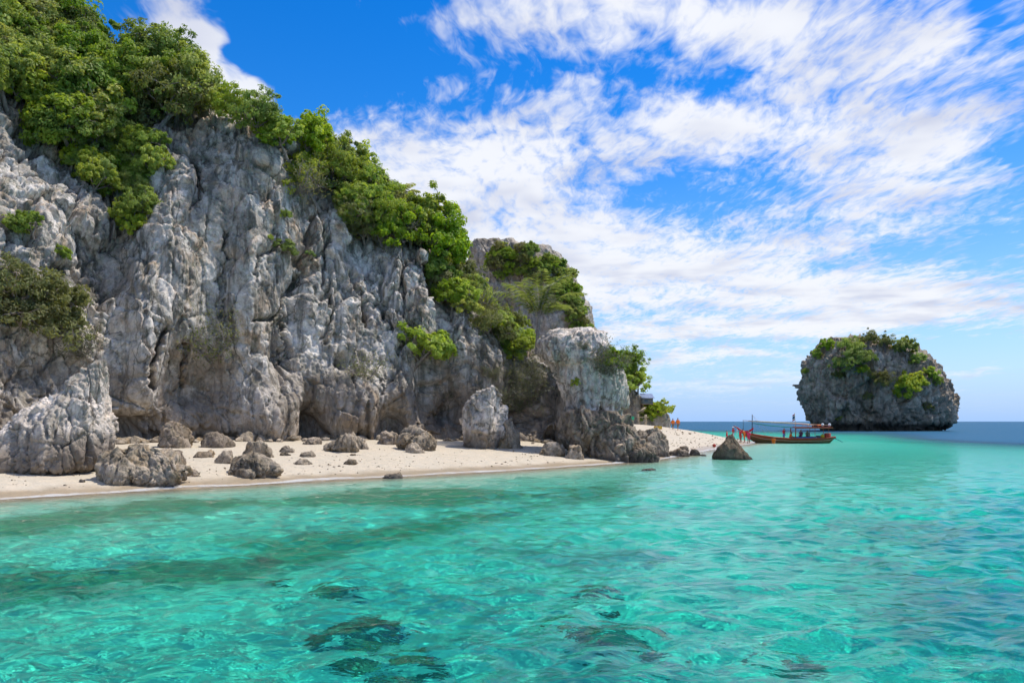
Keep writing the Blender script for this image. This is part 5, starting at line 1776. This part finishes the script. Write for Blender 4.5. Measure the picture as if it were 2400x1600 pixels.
# wooden stair and landing below it
SY = 127.0
sb = empty('wooden_stair', on_sand_at(1506, SY))
sm_ = SY / F
sz = lambda py: H + (HOR - py) * sm_ - sb.location.z
for (px_, top) in ((1494.5, 970), (1500, 970), (1510.5, 971), (1516, 971)):
    tube_obj('post', [((px_ - 1506) * sm_, -.5 if px_ in (1494.5, 1510.5) else .5, -.3), ((px_ - 1506) * sm_, -.5 if px_ in (1494.5, 1510.5) else .5, sz(top))], .07, 'pale_wood', sb, 6)
box_obj('landing', (25 * sm_, 1.3, .10), (0, 0, sz(977)), 'pale_wood', sb, .02)
for dy_ in (-.5, .5):
    tube_obj('handrail', [((1494 - 1506) * sm_, dy_, sz(966)), ((1514 - 1506) * sm_, dy_ + .5, sz(954))], .05, 'pale_wood', sb, 6)
for i in range(6):
    box_obj('step', (.28, .95, .05), ((1496 + i * 3.4 - 1506) * sm_, .2 + i * .1, sz(971 - i * 2.6)), 'pale_wood', sb, .01)
tag(sb, 'pale wooden stair and landing on posts below the hut', 'stair')
sg_ = empty('sign_board', on_sand_at(1483.5, 126))
tube_obj('post', [(0, 0, -.3), (0, 0, 1.2)], .05, 'pale_wood', sg_, 6)
box_obj('board', (.42, .05, .55), (-.02, -.06, 1.15), 'green_sign', sg_, .01)
tag(sg_, 'green board on a post at the top of the sand spit', 'sign')
pl_ = empty('marker_post', on_sand_at(1473.5, 126))
tube_obj('shaft', [(0, 0, -.3), (0, 0, 1.15)], .05, 'white_fab', pl_, 6)
lathe('cap', [(.01, 0), (.07, 0), (.07, .05), (.01, .08)], 'white_fab', (0, 0, 1.15), pl_, 8)
tag(pl_, 'pale post left of the green board', 'post')
tag(lathe('buoy', [(.01, 0), (.15, .04), (.21, .17), (.15, .30), (.05, .34), (.05, .38), (.01, .38)], 'red_paint', on_sand(1674, 1047.5)), 'orange red buoy lying on the sand beside the pyramid rock', 'buoy')
yb_ = on_sand(1542, 1005.5)
tag(box_obj('crate', (1.0, .6, .42), yb_ + Vector((0, 0, .2)), 'yellow', None, .05, (0, 0, .3)), 'yellow crate lying on the crest of the spit', 'crate')
b0, b1 = on_sand(1382, 1071), on_sand(1411, 1064)
bmb = tube_obj('bamboo_pole', [b0 + Vector((0, -.6, .1)), (b0 + b1) / 2 + Vector((0, -1.0, .32)), b1 + Vector((0, -1.6, .55))], [.06, .055, .05], 'bamboo')
tag(bmb, 'yellow bamboo pole leaning on the brown tower base', 'pole')
dw = tube_obj('driftwood', [at(1442, 1049, 55.2), at(1450, 1044, 55.3), at(1458, 1041, 55.6)], [.10, .12, .07], 'wood')
tag(dw, 'piece of driftwood lodged on the brown rock', 'driftwood')

# ---- dark coral heads on the sea floor, seen through the water
def sea_floor_at(px, py):
    Yw = H * F / (py - HOR)
    Xw = (px - 1200) / F * Yw
    dist = math.hypot(Xw, Yw)
    ci = dist / math.hypot(dist, H) / 1.333
    tn_ = ci / math.sqrt(1 - ci * ci)
    s2 = 0.0
    for _ in range(12):
        x2, y2 = Xw + Xw / dist * s2, Yw + Yw / dist * s2
        dep = -float(ground_z(np.array([x2]), np.array([y2]), False)[0])
        s2 = max(dep, 0) * tn_
    return x2, y2, -dep


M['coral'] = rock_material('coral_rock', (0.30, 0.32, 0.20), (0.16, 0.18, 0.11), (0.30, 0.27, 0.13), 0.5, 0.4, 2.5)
REEF = [(838, 1480, 185, 60, 'large dark reef rock under water, left of centre'), (1000, 1530, 60, 32, 'small dark reef rock right of the large left one'), (940, 1565, 150, 40, 'low dark reef along the lower edge, left of centre'),
        (1405, 1472, 165, 60, 'large dark reef rock under water, right of centre'), (1530, 1515, 120, 44, 'reef rock just right of the large right-hand one'), (1385, 1382, 110, 30, 'dark reef rock farther out, above the large right-hand one'),
        (1850, 1545, 150, 62, 'greenish reef patch under water, lower right'), (785, 1375, 110, 26, 'flat reef patch under water, left of centre'),
        (660, 1362, 75, 22, 'small flat reef patch left of the flat one')]
for i, (px_, py_, w_, h_, lab) in enumerate(REEF):
    x_, y_, z_ = sea_floor_at(px_, py_)
    dist = math.hypot(x_, y_)
    R_ = w_ / 2 / F * y_
    nth, nh = 60, 16
    th = np.linspace(0, 2 * np.pi, nth, endpoint=False)
    ph = np.linspace(0, 1, nh)
    prof_r = np.sin(ph * np.pi / 2) ** 0.8
    prof_z = np.cos(ph * np.pi / 2)
    edge_ = 1 + 0.55 * fbm(np.stack([np.cos(th) * 1.7 + i * 7, np.sin(th) * 1.7, th * 0], -1), 3, 5)
    G_ = np.stack([R_ * prof_r[:, None] * np.cos(th) * edge_, 1.35 * R_ * prof_r[:, None] * np.sin(th) * edge_, np.repeat(min(.55, R_ * .5) * prof_z[:, None], nth, 1)], -1)
    rl = rock_relief(G_.reshape(-1, 3) + i * 13, max(.3, R_ * .5), 200 + i).reshape(nh, nth)
    G_[..., 2] += rl * 0.8 - 0.12
    G_[0] = G_[0].mean(0)
    o = link('reef_rock', np_mesh('reef_rock', G_.reshape(-1, 3), grid_faces(nh, nth, True)), M['coral'])
    o.location = (x_, y_, z_)
    o.cycles.is_caustics_receiver = True
    tag(o, lab, 'reef', 'reef rocks on the sea floor')

# ---- pebbles, coral bits and leaf litter strewn over the sand
rng = np.random.default_rng(77)
V_, F_, nv_ = [], [], 0
ico = bmesh.new()
bmesh.ops.create_icosphere(ico, subdivisions=1, radius=1.0)
iv = np.array([v_.co[:] for v_ in ico.verts])
iff = np.array([[v_.index for v_ in f_.verts] for f_ in ico.faces])
ico.free()
qy_ = rng.uniform(26, 125, 9000)
qx_ = rng.uniform(-0.68, 0.32, 9000) * qy_
qz_ = ground_z(qx_, qy_, False)
qs_ = shore_dist(qx_, qy_)
ok_ = np.nonzero((qs_ > 1.2) & (qs_ < 16) & (rng.random(9000) < np.exp(-np.abs(qs_ - 3.0) / 4.0)))[0][:1300]
for Xg, Yg, zg in zip(qx_[ok_], qy_[ok_], qz_[ok_]):
    r_ = rng.uniform(.02, .055) * (1.8 if rng.random() < .08 else 1) * (Yg / 45)
    k3 = iv * (1 + rng.uniform(-.3, .3, (len(iv), 1))) * np.array([1, rng.uniform(.5, 1), rng.uniform(.35, .7)]) * r_
    a_ = rng.uniform(0, 6.28)
    k3 = np.column_stack([k3[:, 0] * math.cos(a_) - k3[:, 1] * math.sin(a_), k3[:, 0] * math.sin(a_) + k3[:, 1] * math.cos(a_), k3[:, 2]])
    V_.append(k3 + np.array([Xg, Yg, zg + .02]))
    F_.append(iff + nv_)
    nv_ += len(iv)
tag(link('pebbles', np_mesh('pebbles', np.concatenate(V_), np.concatenate(F_), False), M['boulder']), 'pebbles and coral bits strewn over the beach sand', None, None, 'stuff')

# ---- broken rubble along the foot of the cliff
ico = bmesh.new()
bmesh.ops.create_icosphere(ico, subdivisions=3, radius=1.0)
iv = np.array([v_.co[:] for v_ in ico.verts])
iff = np.array([[v_.index for v_ in f_.verts] for f_ in ico.faces])
ico.free()
V_, F_, nv_ = [], [], 0
for q in range(110):
    px_ = rng.uniform(255, 1335)
    Yb_ = float(np.interp(px_, hp, HEAD[:, 1])) - rng.uniform(-0.8, 2.4)
    Xb_ = (px_ - 1200) / F * Yb_
    zb_ = float(ground_z(np.array([Xb_]), np.array([Yb_]), False)[0])
    r_ = rng.uniform(.14, .5) * rng.choice([.6, 1.0, 1.0, 1.35])
    k3 = iv.copy()
    for _ in range(8):
        nn_ = rng.normal(size=3)
        nn_ /= np.linalg.norm(nn_)
        d3 = k3 @ nn_ - rng.uniform(.45, .8)
        k3 = k3 - np.maximum(d3, 0)[:, None] * nn_
    k3 = k3 * (1 + 0.25 * fbm(iv * 2.2 + q * 5.1, 3, 9)[:, None]) * np.array([rng.uniform(.9, 1.6), rng.uniform(.7, 1.2), rng.uniform(.5, .85)]) * r_
    a_ = rng.uniform(0, 6.28)
    k3 = np.column_stack([k3[:, 0] * math.cos(a_) - k3[:, 1] * math.sin(a_), k3[:, 0] * math.sin(a_) + k3[:, 1] * math.cos(a_), k3[:, 2]])
    V_.append(k3 + np.array([Xb_, Yb_, zb_ + r_ * .15]))
    F_.append(iff + nv_)
    nv_ += len(iv)
tag(link('rubble', np_mesh('rubble', np.concatenate(V_), np.concatenate(F_)), M['boulder']), 'broken rubble heaped along the foot of the cliff', None, None, 'stuff')
